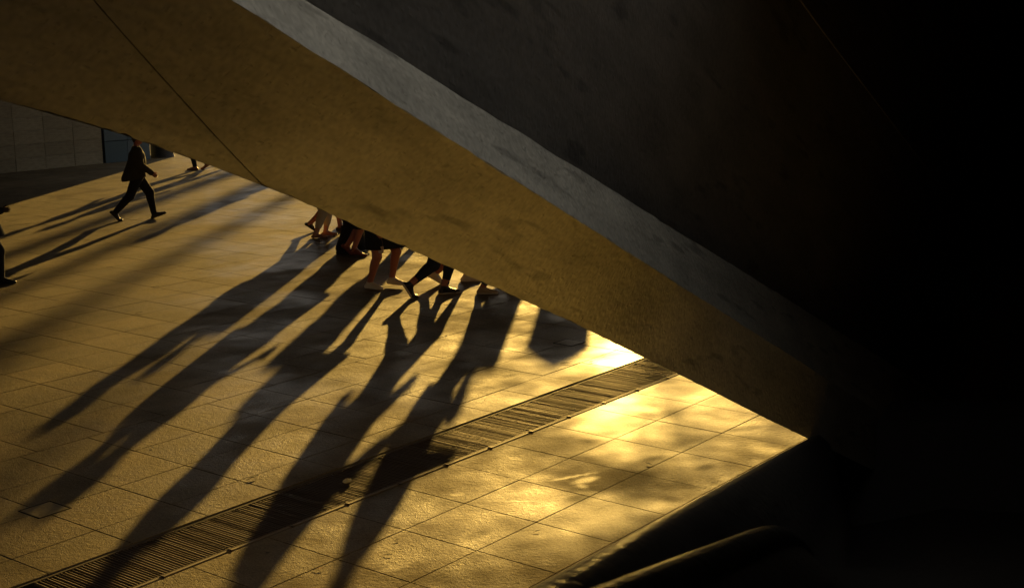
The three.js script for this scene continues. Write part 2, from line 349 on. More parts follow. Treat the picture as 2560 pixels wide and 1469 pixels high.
  function panel(fromJoint) {
    const pos = [], uv = [], idx = [], n = fromJoint ? 420 : 120, m = 14, gap = 0.0028;
    for (let i = 0; i <= n; i++) for (let j = 0; j <= m; j++) {
      const k = j / m, tj = jointLo + (jointHi - jointLo) * k + (fromJoint ? gap : -gap), t = fromJoint ? tj + (t1 - tj) * i / n : t0 + (tj - t0) * i / n;
      const A = e0s(t), B = e1(t), p = A.clone().lerp(B, k);
      if (j === 0 || j === m) p.y += 0.003 * (nA(t * 40, j, 256, 256) - 0.5) + 0.002 * (nA(t * 120 + 9, j, 256, 256) - 0.5) + (j ? 0 : 1) * 0.008 * ss(0.8, 1, nC(t * 30 + 3, j + 7, 256, 256)) * nB(t * 160, j, 256, 256);
      pos.push(p.x, p.y, p.z); uv.push(t / 1.6, A.distanceTo(p) / 1.6);
    }
    // the sides of the joint go 4 cm deep into the concrete
    const row = m + 1, deep = V(0, 1, 0).multiplyScalar(0.03), edge = fromJoint ? 0 : n, base0 = pos.length / 3;
    for (let j = 0; j <= m; j++) { const q = (edge * row + j) * 3; pos.push(pos[q], pos[q + 1], pos[q + 2]); uv.push(uv[(edge * row + j) * 2], uv[(edge * row + j) * 2 + 1]); }
    const base = pos.length / 3;
    for (let j = 0; j <= m; j++) { const q = (edge * row + j) * 3; pos.push(pos[q] + deep.x, pos[q + 1] + deep.y, pos[q + 2] - 0.02); uv.push(uv[(edge * row + j) * 2], uv[(edge * row + j) * 2 + 1]); }
    for (let i = 0; i < n; i++) for (let j = 0; j < m; j++) { const a = i * row + j, b = a + row; idx.push(a, a + 1, b, b, a + 1, b + 1); }
    for (let j = 0; j < m; j++) { const a = base0 + j, b = base + j; idx.push(a, a + 1, b, b, a + 1, b + 1); }
    const g = new THREE.BufferGeometry(); g.setAttribute('position', new THREE.Float32BufferAttribute(pos, 3)); g.setAttribute('uv', new THREE.Float32BufferAttribute(uv, 2)); g.setIndex(idx); g.computeVertexNormals(); return g;
  }
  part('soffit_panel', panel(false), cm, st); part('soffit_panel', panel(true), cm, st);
  const jd = (f) => (t) => { const p = f(t); p.y += 0.04; p.z -= 0.02; return p; };
  part('joint_bed', strip(jd(e0s), jd((t) => e0s(t).lerp(e1(t), 0.9)), Math.min(jointLo, jointHi) - 0.1, Math.max(jointLo, jointHi) + 0.1, 6, 2, 0), std([0.03, 0.025, 0.02], 0.95, ds), st);
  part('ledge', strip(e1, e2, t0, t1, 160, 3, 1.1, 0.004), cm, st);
  part('inner_face', strip(e2, e3, t0, t1, 40, 6, 1.5), shadedConcMat, st);
  part('upper_band', strip(e3, e4, t0, t1, 20, 1, 3.3), shadedConcMat, st);
  part('balustrade', strip(e4, e5, t0, t1, 20, 4, 3.5), shadedConcMat, st);
  part('outer_side', mergeGeometries([strip(e0s, b0, t0, t1, 60, 1, 0), strip(b0, b5, t0, t1, 20, 2, 1), strip(b5, e5, t0, t1, 10, 1, 4)]), cm, st);
}

// ---------------------------------------------------------------- curved parapet by the viewer
{
  const par = thing('parapet', 'dark curved concrete parapet with a worn rounded rim, close to the viewer at lower right', 'parapet', [0, 0, 0]);
  const S = V(0.0036, 3.4342, -0.6204), Dp = V(1.492, -1.649, -5.689).multiplyScalar(1 / 5.69);      // per metre of depth
  const R = V(0.967, 0, 0.254);                                       // to the right of the run
  const q0 = V(0.0030, 3.4600, -0.5580), q1 = V(0.2604, 3.2416, -1.2552);   // second ridge
  const rim = (s) => S.clone().addScaledVector(Dp, s);
  const ridge = (s) => { const k = (s - (-0.1)) / 1.16; return q0.clone().lerp(q1, k); };
  const prof = (s) => {
    const a = rim(s), ks = Math.max(0, s), out = [];
    const P = (r, y) => out.push(a.clone().addScaledVector(R, r).add(V(0, y, 0)));
    P(-0.012, -3.4); P(-0.012, -0.03); const rr0 = 0.02;
    for (let k = 0; k <= 6; k++) { const th = Math.PI - k * Math.PI / 6 * 0.85; P(-0.012 + rr0 + rr0 * Math.cos(th), -0.02 + rr0 * Math.sin(th)); }
    P(0.05, -0.035); P(0.08, -0.1 - 0.02 * ks);
    P(0.13, -0.26 - 0.03 * ks);
    P(0.4 + 0.02 * ks, -0.3); P(6, -0.35); P(6, -3.4);
    return out;
  };
  function loft(fn, s0, s1, n) {
    const pos = [], uv = [], idx = []; let w = 0;
    for (let i = 0; i <= n; i++) { const s = s0 + (s1 - s0) * i / n, pr = fn(s); w = pr.length; let L = 0; pr.forEach((p, j) => { if (j) L += p.distanceTo(pr[j - 1]); pos.push(p.x, p.y, p.z); uv.push(s / 2, L / 2); }); }
    for (let i = 0; i < n; i++) for (let j = 0; j < w - 1; j++) { const a = i * w + j, b = a + w; idx.push(a, b, a + 1, b, b + 1, a + 1); }
    const g = new THREE.BufferGeometry(); g.setAttribute('position', new THREE.Float32BufferAttribute(pos, 3)); g.setAttribute('uv', new THREE.Float32BufferAttribute(uv, 2)); g.setIndex(idx); g.computeVertexNormals(); return g;
  }
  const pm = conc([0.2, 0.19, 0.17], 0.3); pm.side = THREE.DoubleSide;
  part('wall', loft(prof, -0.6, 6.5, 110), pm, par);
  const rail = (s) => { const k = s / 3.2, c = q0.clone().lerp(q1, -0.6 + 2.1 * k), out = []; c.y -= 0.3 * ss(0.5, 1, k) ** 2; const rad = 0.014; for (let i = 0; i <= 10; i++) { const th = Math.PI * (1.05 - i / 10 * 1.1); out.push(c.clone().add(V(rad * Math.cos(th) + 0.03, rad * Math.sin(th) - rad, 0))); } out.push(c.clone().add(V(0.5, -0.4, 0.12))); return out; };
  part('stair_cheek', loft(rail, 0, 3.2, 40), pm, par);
}

// ---------------------------------------------------------------- building round the stair
{
  // roof over the plaza; opening added to let sky light onto the ledge
  const s = new THREE.Shape(); s.moveTo(-46, -40); s.lineTo(30, -40); s.lineTo(30, 9); s.lineTo(-46, 9); s.closePath();
  const c = V(-0.1705, 0, -2.2005), Dh = V(D.x, 0, D.z).normalize(), h = new THREE.Path();
  const at = (t, n) => c.clone().addScaledVector(Dh, t).addScaledVector(N, n);
  [[-6, -1.5], [-6, 5], [5, 5], [5, -1.5]].map(([t, n]) => at(t, n)).forEach((p, i) => (i ? h.lineTo(p.x, p.z) : h.moveTo(p.x, p.z))); h.closePath(); s.holes.push(h);
  const g = new THREE.ExtrudeGeometry(s, { depth: 0.6, bevelEnabled: false }); g.rotateX(Math.PI / 2); g.translate(0, 8.85, 0);
  const r = part('roof', g, std([0.16, 0.14, 0.11], 0.9), scene); tag(r, 'concrete roof slab over the plaza', 'roof', null, 'structure');
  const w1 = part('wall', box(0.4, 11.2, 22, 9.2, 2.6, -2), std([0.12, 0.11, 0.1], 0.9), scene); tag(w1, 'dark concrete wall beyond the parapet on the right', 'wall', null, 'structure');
  const w2 = part('wall', box(60, 11.2, 0.4, -17, 2.6, 9.3), std([0.12, 0.11, 0.1], 0.9), scene); tag(w2, 'concrete wall behind the viewer', 'wall', null, 'structure');
  const w3 = part('landing', box(8.4, 0.25, 12, 4.6, 1.9, 3.1), std([0.12, 0.11, 0.1], 0.9), scene); tag(w3, 'dark concrete landing under the viewer', 'landing', null, 'structure');
  {
    const u = new THREE.Shape(); [[-4.5, 0.75], [-4.5, 12], [10, 12], [10, -3], [2.2, -3], [1.6, 0.15], [1.0, 0.7]].map(([t, n]) => at(t, n)).forEach((p, i) => (i ? u.lineTo(p.x, p.z) : u.moveTo(p.x, p.z))); u.closePath();
    const ug = new THREE.ExtrudeGeometry(u, { depth: 0.3, bevelEnabled: false }); ug.rotateX(Math.PI / 2); ug.translate(0, 4.38, 0);
    const ul = part('sky_shield_slab', ug, std([0.14, 0.13, 0.11], 0.9), scene); tag(ul, 'added unseen slab above the viewer, keeping sky light off the parapet', 'landing', null, 'structure');  // unseen slab added to keep sky light off the parapet
  }
  const w5 = part('bounce_wall', new RoundedBoxGeometry(2.4, 2.1, 0.3, 2, 0.02).translate(-0.95, 1.05, -1.5), std([0.82, 0.80, 0.72], 0.9), scene); tag(w5, 'added unseen pale wall below the viewer, bouncing sun up to the soffit', 'wall', null, 'structure');  // unseen reflector, added to throw warm sunlight onto the stair soffit
  const w7 = part('shading_block', box(5.5, 1.9, 6, -4.3, 0.95, -0.2), std([0.10, 0.09, 0.08], 0.9), scene); tag(w7, 'added unseen dark block at left below the viewer, dimming the soffit', 'wall', null, 'structure');  // added out of view so the left soffit gets less bounce from the floor
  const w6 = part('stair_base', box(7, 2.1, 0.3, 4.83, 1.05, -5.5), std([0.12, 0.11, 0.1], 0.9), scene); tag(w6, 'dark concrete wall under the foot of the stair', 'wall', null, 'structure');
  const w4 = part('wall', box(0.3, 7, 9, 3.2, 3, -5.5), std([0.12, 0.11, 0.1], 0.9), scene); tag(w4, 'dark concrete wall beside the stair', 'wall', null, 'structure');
}

// ---------------------------------------------------------------- far buildings at upper left
{
  // added city blocks hidden by the stair, cutting low sky light beside the sun
  const bw = std([0.20, 0.18, 0.16], 0.85), bg = std([0.03, 0.035, 0.04], 0.2);
  for (const [label, x, z, w, h, d] of [['added stone office block hidden beyond the stair, cutting low sky left of the sun', -52, -60, 74, 28, 12], ['added stone office block hidden beyond the stair, cutting low sky right of the sun', 52, -66, 72, 28, 12]]) {
    const b = thing('added_office_block', label, 'building', [x, 0, z]);
    part('wall', box(w, h, d, 0, h / 2, 0), bw, b);
    const gs = []; for (let j = 0; j < 7; j++) for (let i = 0; i < Math.floor(w / 3.2); i++) gs.push(box(1.8, 2.2, 0.1, -w / 2 + 2 + i * 3.2, 2.6 + j * 3.8, d / 2 + 0.02));
    part('windows', mergeGeometries(gs), bg, b).userData.kind = 'stuff';
    part('cornice', box(w + 0.6, 0.5, d + 0.6, 0, h + 0.25, 0), bw, b);
  }
  // tiled wall: runs along the paving axis, seen face on to the right
  const c0 = V(-11.57, 0, -39.1);
  const ang = Math.atan2(0.757, 0.653);                               // local +x runs away along the wall
  const wall = thing('tiled_wall', 'pale stone tiled wall at upper left, in shade', 'wall', [c0.x, 0, c0.z], ang);
  const body = part('core', box(30, 8.2, 6, -15.02, 4.1, -3.04), std([0.34, 0.31, 0.25], 0.95), wall);
  const tm = [0, 1, 2].map((i) => conc([1.1 + 0.12 * i, 1.05 + 0.12 * i, 0.78 + 0.1 * i], 0.8));
  const tg = new RoundedBoxGeometry(0.888, 0.352, 0.04, 1, 0.004), many = [];
  for (let j = 0; j < 22; j++) for (let i = 0; i < 32; i++) {
    const x = -0.45 - i * 0.896 - (j % 2 ? 0.0 : 0), y = 0.18 + j * 0.36;
    if (i < 8 && j < 8) { const m = part('wall_tile', tg, tm[Math.floor(rnd() * 3)], wall); m.position.set(x, y, -0.02 + rr(-0.004, 0.004)); }
    else { const g = tg.clone(); g.translate(x, y, -0.02); many.push(g); }
  }
  part('wall_tiles', mergeGeometries(many), tm[1], wall).userData.kind = 'stuff';
  const pw = thing('panelled_wall', 'blue grey metal panelled wall right of the pale tiled wall', 'wall', [c0.x + 0.02, 0, c0.z - 0.02], Math.atan2(1.0, 1.06));
  part('core', box(1.46, 8.2, 5, 0.75, 4.1, -2.6), std([0.02, 0.025, 0.03], 0.9), pw);
  const pm = [0, 1].map((i) => new THREE.MeshStandardMaterial({ color: new THREE.Color().setRGB(0.10 + 0.03 * i, 0.155 + 0.03 * i, 0.18 + 0.03 * i), roughness: 0.5, metalness: 0.35, bumpMap: concBump, bumpScale: 0.002 }));
  for (let j = 0; j < 9; j++) for (let i = 0; i < 2; i++) {
    const h = j ? 0.86 : 0.60, y = j ? 0.62 + (j - 1) * 0.88 + 0.43 : 0.30;
    const m = part('panel', new RoundedBoxGeometry(0.70, h, 0.05, 1, 0.006), pm[(i + j) % 2], pw); m.position.set(0.42 + i * 0.716, y, -0.07 + rr(-0.006, 0.006));
  }
  const col = thing('round_column', 'dark round column standing beyond the walking man', 'column', [-10.33, 0, -40.9]);
  part('shaft', new THREE.CylinderGeometry(0.34, 0.34, 8.2, 40).translate(0, 4.1, 0), std([0.035, 0.042, 0.05], 0.45), col);
  part('base_ring', new THREE.CylinderGeometry(0.352, 0.36, 0.05, 40).translate(0, 0.025, 0), std([0.06, 0.06, 0.06], 0.6), col);
}

//@@TREES
// ---------------------------------------------------------------- street trees beyond the roof, their shadows reach the plaza
{
  const bark = std([0.07, 0.055, 0.04], 0.95), leafM = new THREE.MeshPhysicalMaterial({ color: new THREE.Color().setRGB(0.07, 0.10, 0.03), roughness: 0.8, transmission: 0.35, thickness: 0, side: THREE.DoubleSide });
  function tree(label, x, z, r, h, crownR, crownY, nLeaf) {
    const t = thing('street_tree', label, 'tree', [x, 0, z], rr(0, 6));
    const gs = [], pts = []; for (let i = 0; i <= 8; i++) pts.push(V(0.12 * Math.sin(i * 0.9 + x), h * i / 8, 0.1 * Math.cos(i * 0.7 + z)));
    const tr = new THREE.TubeGeometry(new THREE.CatmullRomCurve3(pts), 24, r, 10); const p = tr.attributes.position;
    for (let i = 0; i < p.count; i++) { const k = p.getY(i) / h, c = pts[Math.min(8, Math.max(0, Math.round(k * 8)))], f = (1.12 - 0.75 * k) * (k < 0.05 ? 1.25 : 1); p.setX(i, c.x + (p.getX(i) - c.x) * f); p.setZ(i, c.z + (p.getZ(i) - c.z) * f); }
    tr.computeVertexNormals(); gs.push(tr);
    const tips = [];
    for (let b = 0; b < 9; b++) {
      const a = b * 2.4 + rr(-0.3, 0.3), y0 = crownY - crownR * 0.8 + rr(0, crownR * 0.9), q = V(Math.cos(a) * crownR * rr(0.5, 0.9), crownY + rr(-0.4, 0.7) * crownR, Math.sin(a) * crownR * rr(0.5, 0.9));
      gs.push(new THREE.TubeGeometry(new THREE.QuadraticBezierCurve3(V(0, Math.min(y0, h * 0.95), 0), V(q.x * 0.5, (y0 + q.y) / 2 - 0.1, q.z * 0.5), q), 8, r * 0.28, 5)); tips.push(q);
    }
    part('trunk', mergeGeometries(gs.map((g) => (g.index ? g.toNonIndexed() : g))), bark, t);
    const pos = [], tipAll = [];
    for (const q of tips) for (let k = 0; k < 5; k++) tipAll.push(q.clone().add(V(rr(-1, 1), rr(-0.8, 0.8), rr(-1, 1)).multiplyScalar(crownR * 0.42)));
    for (let i = 0; i < nLeaf; i++) {
      const c = tipAll[Math.floor(rnd() * tipAll.length)], s = rr(0.05, 0.09), o = c.clone().add(V(rr(-1, 1), rr(-1, 1), rr(-1, 1)).normalize().multiplyScalar(crownR * 0.2 * Math.cbrt(rnd())));
      const u = V(rr(-1, 1), rr(-1, 1), rr(-1, 1)).normalize(), w = V(rr(-1, 1), rr(-1, 1), rr(-1, 1)).cross(u).normalize();
      const A = o.clone().addScaledVector(u, -s), B = o.clone().addScaledVector(w, s * 0.45), C = o.clone().addScaledVector(u, s), E = o.clone().addScaledVector(w, -s * 0.45);
      for (const v of [A, B, C, A, C, E]) pos.push(v.x, v.y, v.z);
    }
    const g = new THREE.BufferGeometry(); g.setAttribute('position', new THREE.Float32BufferAttribute(pos, 3)); g.computeVertexNormals();
    part('crown', g, leafM, t);
  }
  tree('added unseen street tree far beyond the stair, dimming the lower left paving', 3.3, -97, 0.2, 12.4, 2.3, 13.3, 2800);  // added so that its crown dims the lower-left paving
  tree('tall street tree far beyond the stair, thickest trunk of the left group', -0.75, -95, 0.45, 12, 2.4, 12.6, 4200);
  tree('tall street tree far beyond the stair, second of the left group', 1.1, -99, 0.42, 12, 2.5, 12.9, 4200);
  tree('tall street tree far beyond the stair, leftmost of the left group', -2.3, -93, 0.5, 12, 2.2, 13.0, 3000);
  tree('sparse street tree far beyond the right end of the drain', 5.8, -62, 0.12, 6.9, 1.75, 7.75, 3400);
}
//@@END_TREES
//@@PEOPLE
// ---------------------------------------------------------------- people: distance fields meshed with surface nets
function fieldMesh(prims, cell, planes = [], weld = 0.02) {
  let lo = [1e9, 1e9, 1e9], hi = [-1e9, -1e9, -1e9];
  for (const p of prims) for (let k = 0; k < 3; k++) {
    lo[k] = Math.min(lo[k], p.a[k] - p.ra, p.b[k] - p.rb); hi[k] = Math.max(hi[k], p.a[k] + p.ra, p.b[k] + p.rb);
  }
  const pad = cell * 2.5, n = [0, 0, 0];
  for (let k = 0; k < 3; k++) { lo[k] -= pad; hi[k] += pad; n[k] = Math.ceil((hi[k] - lo[k]) / cell) + 1; }
  const [nx, ny, nz] = n, F = new Float32Array(nx * ny * nz).fill(1);
  const id = (i, j, k) => (k * ny + j) * nx + i;
  for (const p of prims) {
    const w = p.k ?? weld, m = Math.max(p.ra, p.rb) + w + cell * 2.2, q0 = [], q1 = [];
    for (let k = 0; k < 3; k++) { q0[k] = Math.max(0, Math.floor((Math.min(p.a[k], p.b[k]) - m - lo[k]) / cell)); q1[k] = Math.min(n[k] - 1, Math.ceil((Math.max(p.a[k], p.b[k]) + m - lo[k]) / cell)); }
    const ab = [0, 1, 2].map((k) => p.b[k] - p.a[k]), L2 = ab[0] ** 2 + ab[1] ** 2 + ab[2] ** 2 + 1e-12, sq = p.flat || [1, 1, 1];
    for (let k = q0[2]; k <= q1[2]; k++) for (let j = q0[1]; j <= q1[1]; j++) for (let i = q0[0]; i <= q1[0]; i++) {
      const x = lo[0] + i * cell - p.a[0], y = lo[1] + j * cell - p.a[1], z = lo[2] + k * cell - p.a[2];
      const t = Math.max(0, Math.min(1, (x * ab[0] + y * ab[1] + z * ab[2]) / L2));
      const d = Math.hypot((x - ab[0] * t) * sq[0], (y - ab[1] * t) * sq[1], (z - ab[2] * t) * sq[2]) - (p.ra + (p.rb - p.ra) * t);
      const c = id(i, j, k), f = F[c];
      if (p.cut) { F[c] = Math.max(f, -d); continue; }
      const h = Math.max(w - Math.abs(f - d), 0) / w;
      F[c] = Math.min(f, d) - h * h * w * 0.25;
    }
  }
  for (const [a, b, c, d] of planes) for (let k = 0; k < nz; k++) for (let j = 0; j < ny; j++) for (let i = 0; i < nx; i++) {
    const v = a * (lo[0] + i * cell) + b * (lo[1] + j * cell) + c * (lo[2] + k * cell) - d, q = id(i, j, k); if (v > F[q]) F[q] = v;
  }
  const vid = new Int32Array(nx * ny * nz).fill(-1), pos = [], idx = [];
  for (let k = 0; k < nz - 1; k++) for (let j = 0; j < ny - 1; j++) for (let i = 0; i < nx - 1; i++) {
    let s = 0; const f = [];
    for (let m = 0; m < 8; m++) { f[m] = F[id(i + (m & 1), j + ((m >> 1) & 1), k + (m >> 2))]; if (f[m] < 0) s++; }
    if (s === 0 || s === 8) continue;
    let x = 0, y = 0, z = 0, c = 0;
    const e = (a, b) => { if ((f[a] < 0) === (f[b] < 0)) return; const t = f[a] / (f[a] - f[b]); x += (a & 1) + ((b & 1) - (a & 1)) * t; y += ((a >> 1) & 1) + (((b >> 1) & 1) - ((a >> 1) & 1)) * t; z += (a >> 2) + ((b >> 2) - (a >> 2)) * t; c++; };
    e(0, 1); e(2, 3); e(4, 5); e(6, 7); e(0, 2); e(1, 3); e(4, 6); e(5, 7); e(0, 4); e(1, 5); e(2, 6); e(3, 7);
    vid[id(i, j, k)] = pos.length / 3; pos.push(lo[0] + (i + x / c) * cell, lo[1] + (j + y / c) * cell, lo[2] + (k + z / c) * cell);
  }
  const quad = (a, b, c, d, flip) => { if (a < 0 || b < 0 || c < 0 || d < 0) return; if (flip) idx.push(a, c, b, a, d, c); else idx.push(a, b, c, a, c, d); };
  for (let k = 1; k < nz - 1; k++) for (let j = 1; j < ny - 1; j++) for (let i = 1; i < nx - 1; i++) {
    const f = F[id(i, j, k)] < 0;
    if (f !== (F[id(i + 1, j, k)] < 0)) quad(vid[id(i, j - 1, k - 1)], vid[id(i, j, k - 1)], vid[id(i, j, k)], vid[id(i, j - 1, k)], !f);
    if (f !== (F[id(i, j + 1, k)] < 0)) quad(vid[id(i - 1, j, k - 1)], vid[id(i - 1, j, k)], vid[id(i, j, k)], vid[id(i, j, k - 1)], !f);
    if (f !== (F[id(i, j, k + 1)] < 0)) quad(vid[id(i - 1, j - 1, k)], vid[id(i, j - 1, k)], vid[id(i, j, k)], vid[id(i - 1, j, k)], !f);
  }
  const g = new THREE.BufferGeometry();
  g.setAttribute('position', new THREE.Float32BufferAttribute(pos, 3)); g.setIndex(idx); g.computeVertexNormals();
  return g;
}
const cap = (a, b, ra, rb = ra, o = {}) => ({ a, b, ra, rb, ...o });
const mix = (a, b, t) => [0, 1, 2].map((k) => a[k] + (b[k] - a[k]) * t);
const add = (a, b) => [a[0] + b[0], a[1] + b[1], a[2] + b[2]];

// a figure facing +x; feet: { x, z?, pitch (heel up > 0, toe up < 0), lift }, arms: { swing, bend, out }
function skeleton(s) {
  const H = s.h, J = { H };
  const hipY = (s.hipY ?? 0.515) * H, px = s.px || 0, lean = s.lean || 0, w = s.hipW || 0.052;
  J.pelvis = [px, hipY + 0.02 * H, 0];
  const T = (d, z = 0) => [px + Math.sin(lean) * d * H, hipY + Math.cos(lean) * d * H, z * H];
  J.T = T; J.waist = T(0.10); J.chest = T(0.22); J.neck = T(0.315); J.headBase = T(0.345);
  const hd = s.headTilt || 0, hc = T(0.425);
  J.head = [hc[0] + 0.012 * H + Math.sin(hd) * 0.03 * H, hc[1], 0];
  J.leg = [1, -1].map((sd, i) => {
    const f = s.feet[i], z = (f.z ?? 0.045) * H * sd, L1 = 0.245 * H, L2 = 0.246 * H, hip = [px, hipY, w * H * sd];
    const p = f.pitch || 0, c = Math.cos(p), n = Math.sin(p), heelH = f.heel || 0;
    // foot points relative to the ankle on flat ground
    const flat = { ankle: [0, 0.047 * H + heelH], heel: [-0.028 * H, 0.014 * H + heelH], ball: [0.082 * H, 0.013 * H], toe: [0.118 * H, 0.012 * H] };
    const pivot = p >= 0 ? [0.095 * H, 0.005 * H] : [-0.03 * H, 0.003 * H];
    const put = (q) => { const dx = q[0] - pivot[0], dy = q[1] - pivot[1]; return [f.x + pivot[0] + dx * c + dy * n, pivot[1] - dx * n + dy * c + (f.lift || 0), z]; };
    const o = { side: sd, hip, ankle: put(flat.ankle), heel: put(flat.heel), ball: put(flat.ball), toe: p > 0.1 ? [put(flat.ball)[0] + 0.038 * H * Math.cos(p * 0.35), 0.012 * H + (f.lift || 0), z] : put(flat.toe), pitch: p, flat: f };
    const dx = o.ankle[0] - hip[0], dy = o.ankle[1] - hip[1], dz = o.ankle[2] - hip[2]; let d = Math.hypot(dx, dy, dz); d = Math.min(d, (L1 + L2) * 0.9995);
    const a = (L1 * L1 - L2 * L2 + d * d) / (2 * d), h = Math.sqrt(Math.max(0, L1 * L1 - a * a)), u = [dx / d, dy / d, dz / d], fw = [-u[1], u[0], 0], fl = Math.hypot(fw[0], fw[1]) || 1;
    o.knee = [hip[0] + u[0] * a + fw[0] / fl * h, hip[1] + u[1] * a + fw[1] / fl * h, hip[2] + u[2] * a];
    return o;
  });
  J.arm = [1, -1].map((sd, i) => {
    const A = s.arms[i], sh = T(0.295, (s.shW || 0.098) * sd), sw = A.swing, out = A.out ?? 0.12, e = sw + (A.bend || 0.2);
    const dir = (t) => [Math.sin(t), -Math.cos(t) * Math.cos(out), Math.sin(out) * sd];
    const el = add(sh, dir(sw).map((v) => v * 0.172 * H)), wr = add(el, dir(e).map((v, k) => v * 0.142 * H * (k === 2 ? (A.inward ?? 0.4) : 1)));
    const q = [wr[0] - el[0], wr[1] - el[1], wr[2] - el[2]], l = Math.hypot(...q);
    return { side: sd, sh, el, wr, d: q.map((v) => v / l), curl: A.curl ?? 0.45 };
  });
  return J;
}
function handPrims(A, H) {
  // palm facing the body, thumb forward; five fingers of different lengths curled about z
  const d = A.d, f = [-d[1], d[0], 0].map((v) => v), fl = Math.hypot(...f) || 1, t = f.map((v) => v / fl), sd = A.side, R = H / 1.72, out = [];
  const P = (u, v, w) => [A.wr[0] + (d[0] * u + t[0] * v) * R, A.wr[1] + (d[1] * u + t[1] * v) * R, A.wr[2] + (d[2] * u + t[2] * v + w * sd) * R];
  out.push(cap(P(-0.02, 0, 0), P(0.03, 0, 0), 0.026 * R, 0.026 * R, { k: 0.012 }));
  for (let i = 0; i < 4; i++) out.push(cap(P(0.02, 0.018 - i * 0.012, 0), P(0.085 - Math.abs(i - 1.2) * 0.004, 0.03 - i * 0.02, 0), 0.014 * R, 0.0115 * R, { k: 0.010 }));
  const len = [0.068, 0.078, 0.072, 0.056];
  for (let i = 0; i < 4; i++) {
    let u = 0.085 - Math.abs(i - 1.2) * 0.004, w = 0, ang = 0.15 + A.curl * 0.5; const v = 0.03 - i * 0.02; let p = P(u, v, w);
    for (let k = 0; k < 3; k++) { const L = len[i] * [0.45, 0.31, 0.24][k]; u += L * Math.cos(ang); w -= L * Math.sin(ang); ang += A.curl; const q = P(u, v * (1 + 0.06 * k), w); out.push(cap(p, q, (0.0098 - 0.001 * k) * R, (0.0092 - 0.001 * k) * R, { k: 0.003 })); p = q; }
  }
  const t0 = P(0.025, 0.022, -0.006), t1 = P(0.052, 0.048, -0.018), t2 = P(0.078, 0.058, -0.024), t3 = P(0.1, 0.058, -0.03);
  out.push(cap(t0, t1, 0.014 * R, 0.012 * R, { k: 0.008 }), cap(t1, t2, 0.0115 * R, 0.0105 * R, { k: 0.003 }), cap(t2, t3, 0.0105 * R, 0.009 * R, { k: 0.003 }));
  return out;
}
function headPrims(J, H) {
  const R = H / 1.72, [x, y, z] = J.head, P = (a, b, c) => [x + a * R, y + b * R, z + c * R], o = [];
  o.push(cap(P(-0.018, 0.035, 0), P(0.012, 0.03, 0), 0.088 * R, 0.084 * R, { k: 0.02, flat: [1, 1, 1.16] }));
  o.push(cap(P(0.02, -0.02, 0), P(0.045, -0.085, 0), 0.066 * R, 0.036 * R, { k: 0.03 }));                 // face to chin
  for (const s of [-1, 1]) {
    o.push(cap(P(0.03, -0.03, 0.038 * s), P(-0.005, -0.06, 0.05 * s), 0.03 * R, 0.024 * R, { k: 0.03 })); // cheek and jaw
    o.push(cap(P(-0.01, 0.018, 0.08 * s), P(-0.014, -0.025, 0.078 * s), 0.014 * R, 0.01 * R, { k: 0.006, flat: [1, 1, 1.9] })); // ear
    o.push(cap(P(0.088, 0.016, 0.018 * s), P(0.08, 0.018, 0.045 * s), 0.012 * R, 0.01 * R, { k: 0.012 })); // brow
    o.push(cap(P(0.098, -0.002, 0.032 * s), P(0.098, -0.002, 0.032 * s), 0.013 * R, 0.013 * R, { k: 0.008, cut: true }));
    o.push(cap(P(0.078, -0.003, 0.031 * s), P(0.078, -0.003, 0.031 * s), 0.013 * R, 0.013 * R, { k: 0.004 }));                 // eye
  }
  o.push(cap(P(0.09, 0.006, 0), P(0.113, -0.032, 0), 0.009 * R, 0.014 * R, { k: 0.012 }));                 // nose
  o.push(cap(P(0.085, -0.058, -0.018), P(0.085, -0.058, 0.018), 0.009 * R, 0.009 * R, { k: 0.006 }), cap(P(0.083, -0.07, -0.014), P(0.083, -0.07, 0.014), 0.009 * R, 0.009 * R, { k: 0.006 }));
  o.push(cap(P(-0.02, -0.04, 0), J.neck, 0.056 * R, 0.058 * R, { k: 0.03 }));
  return o;
}
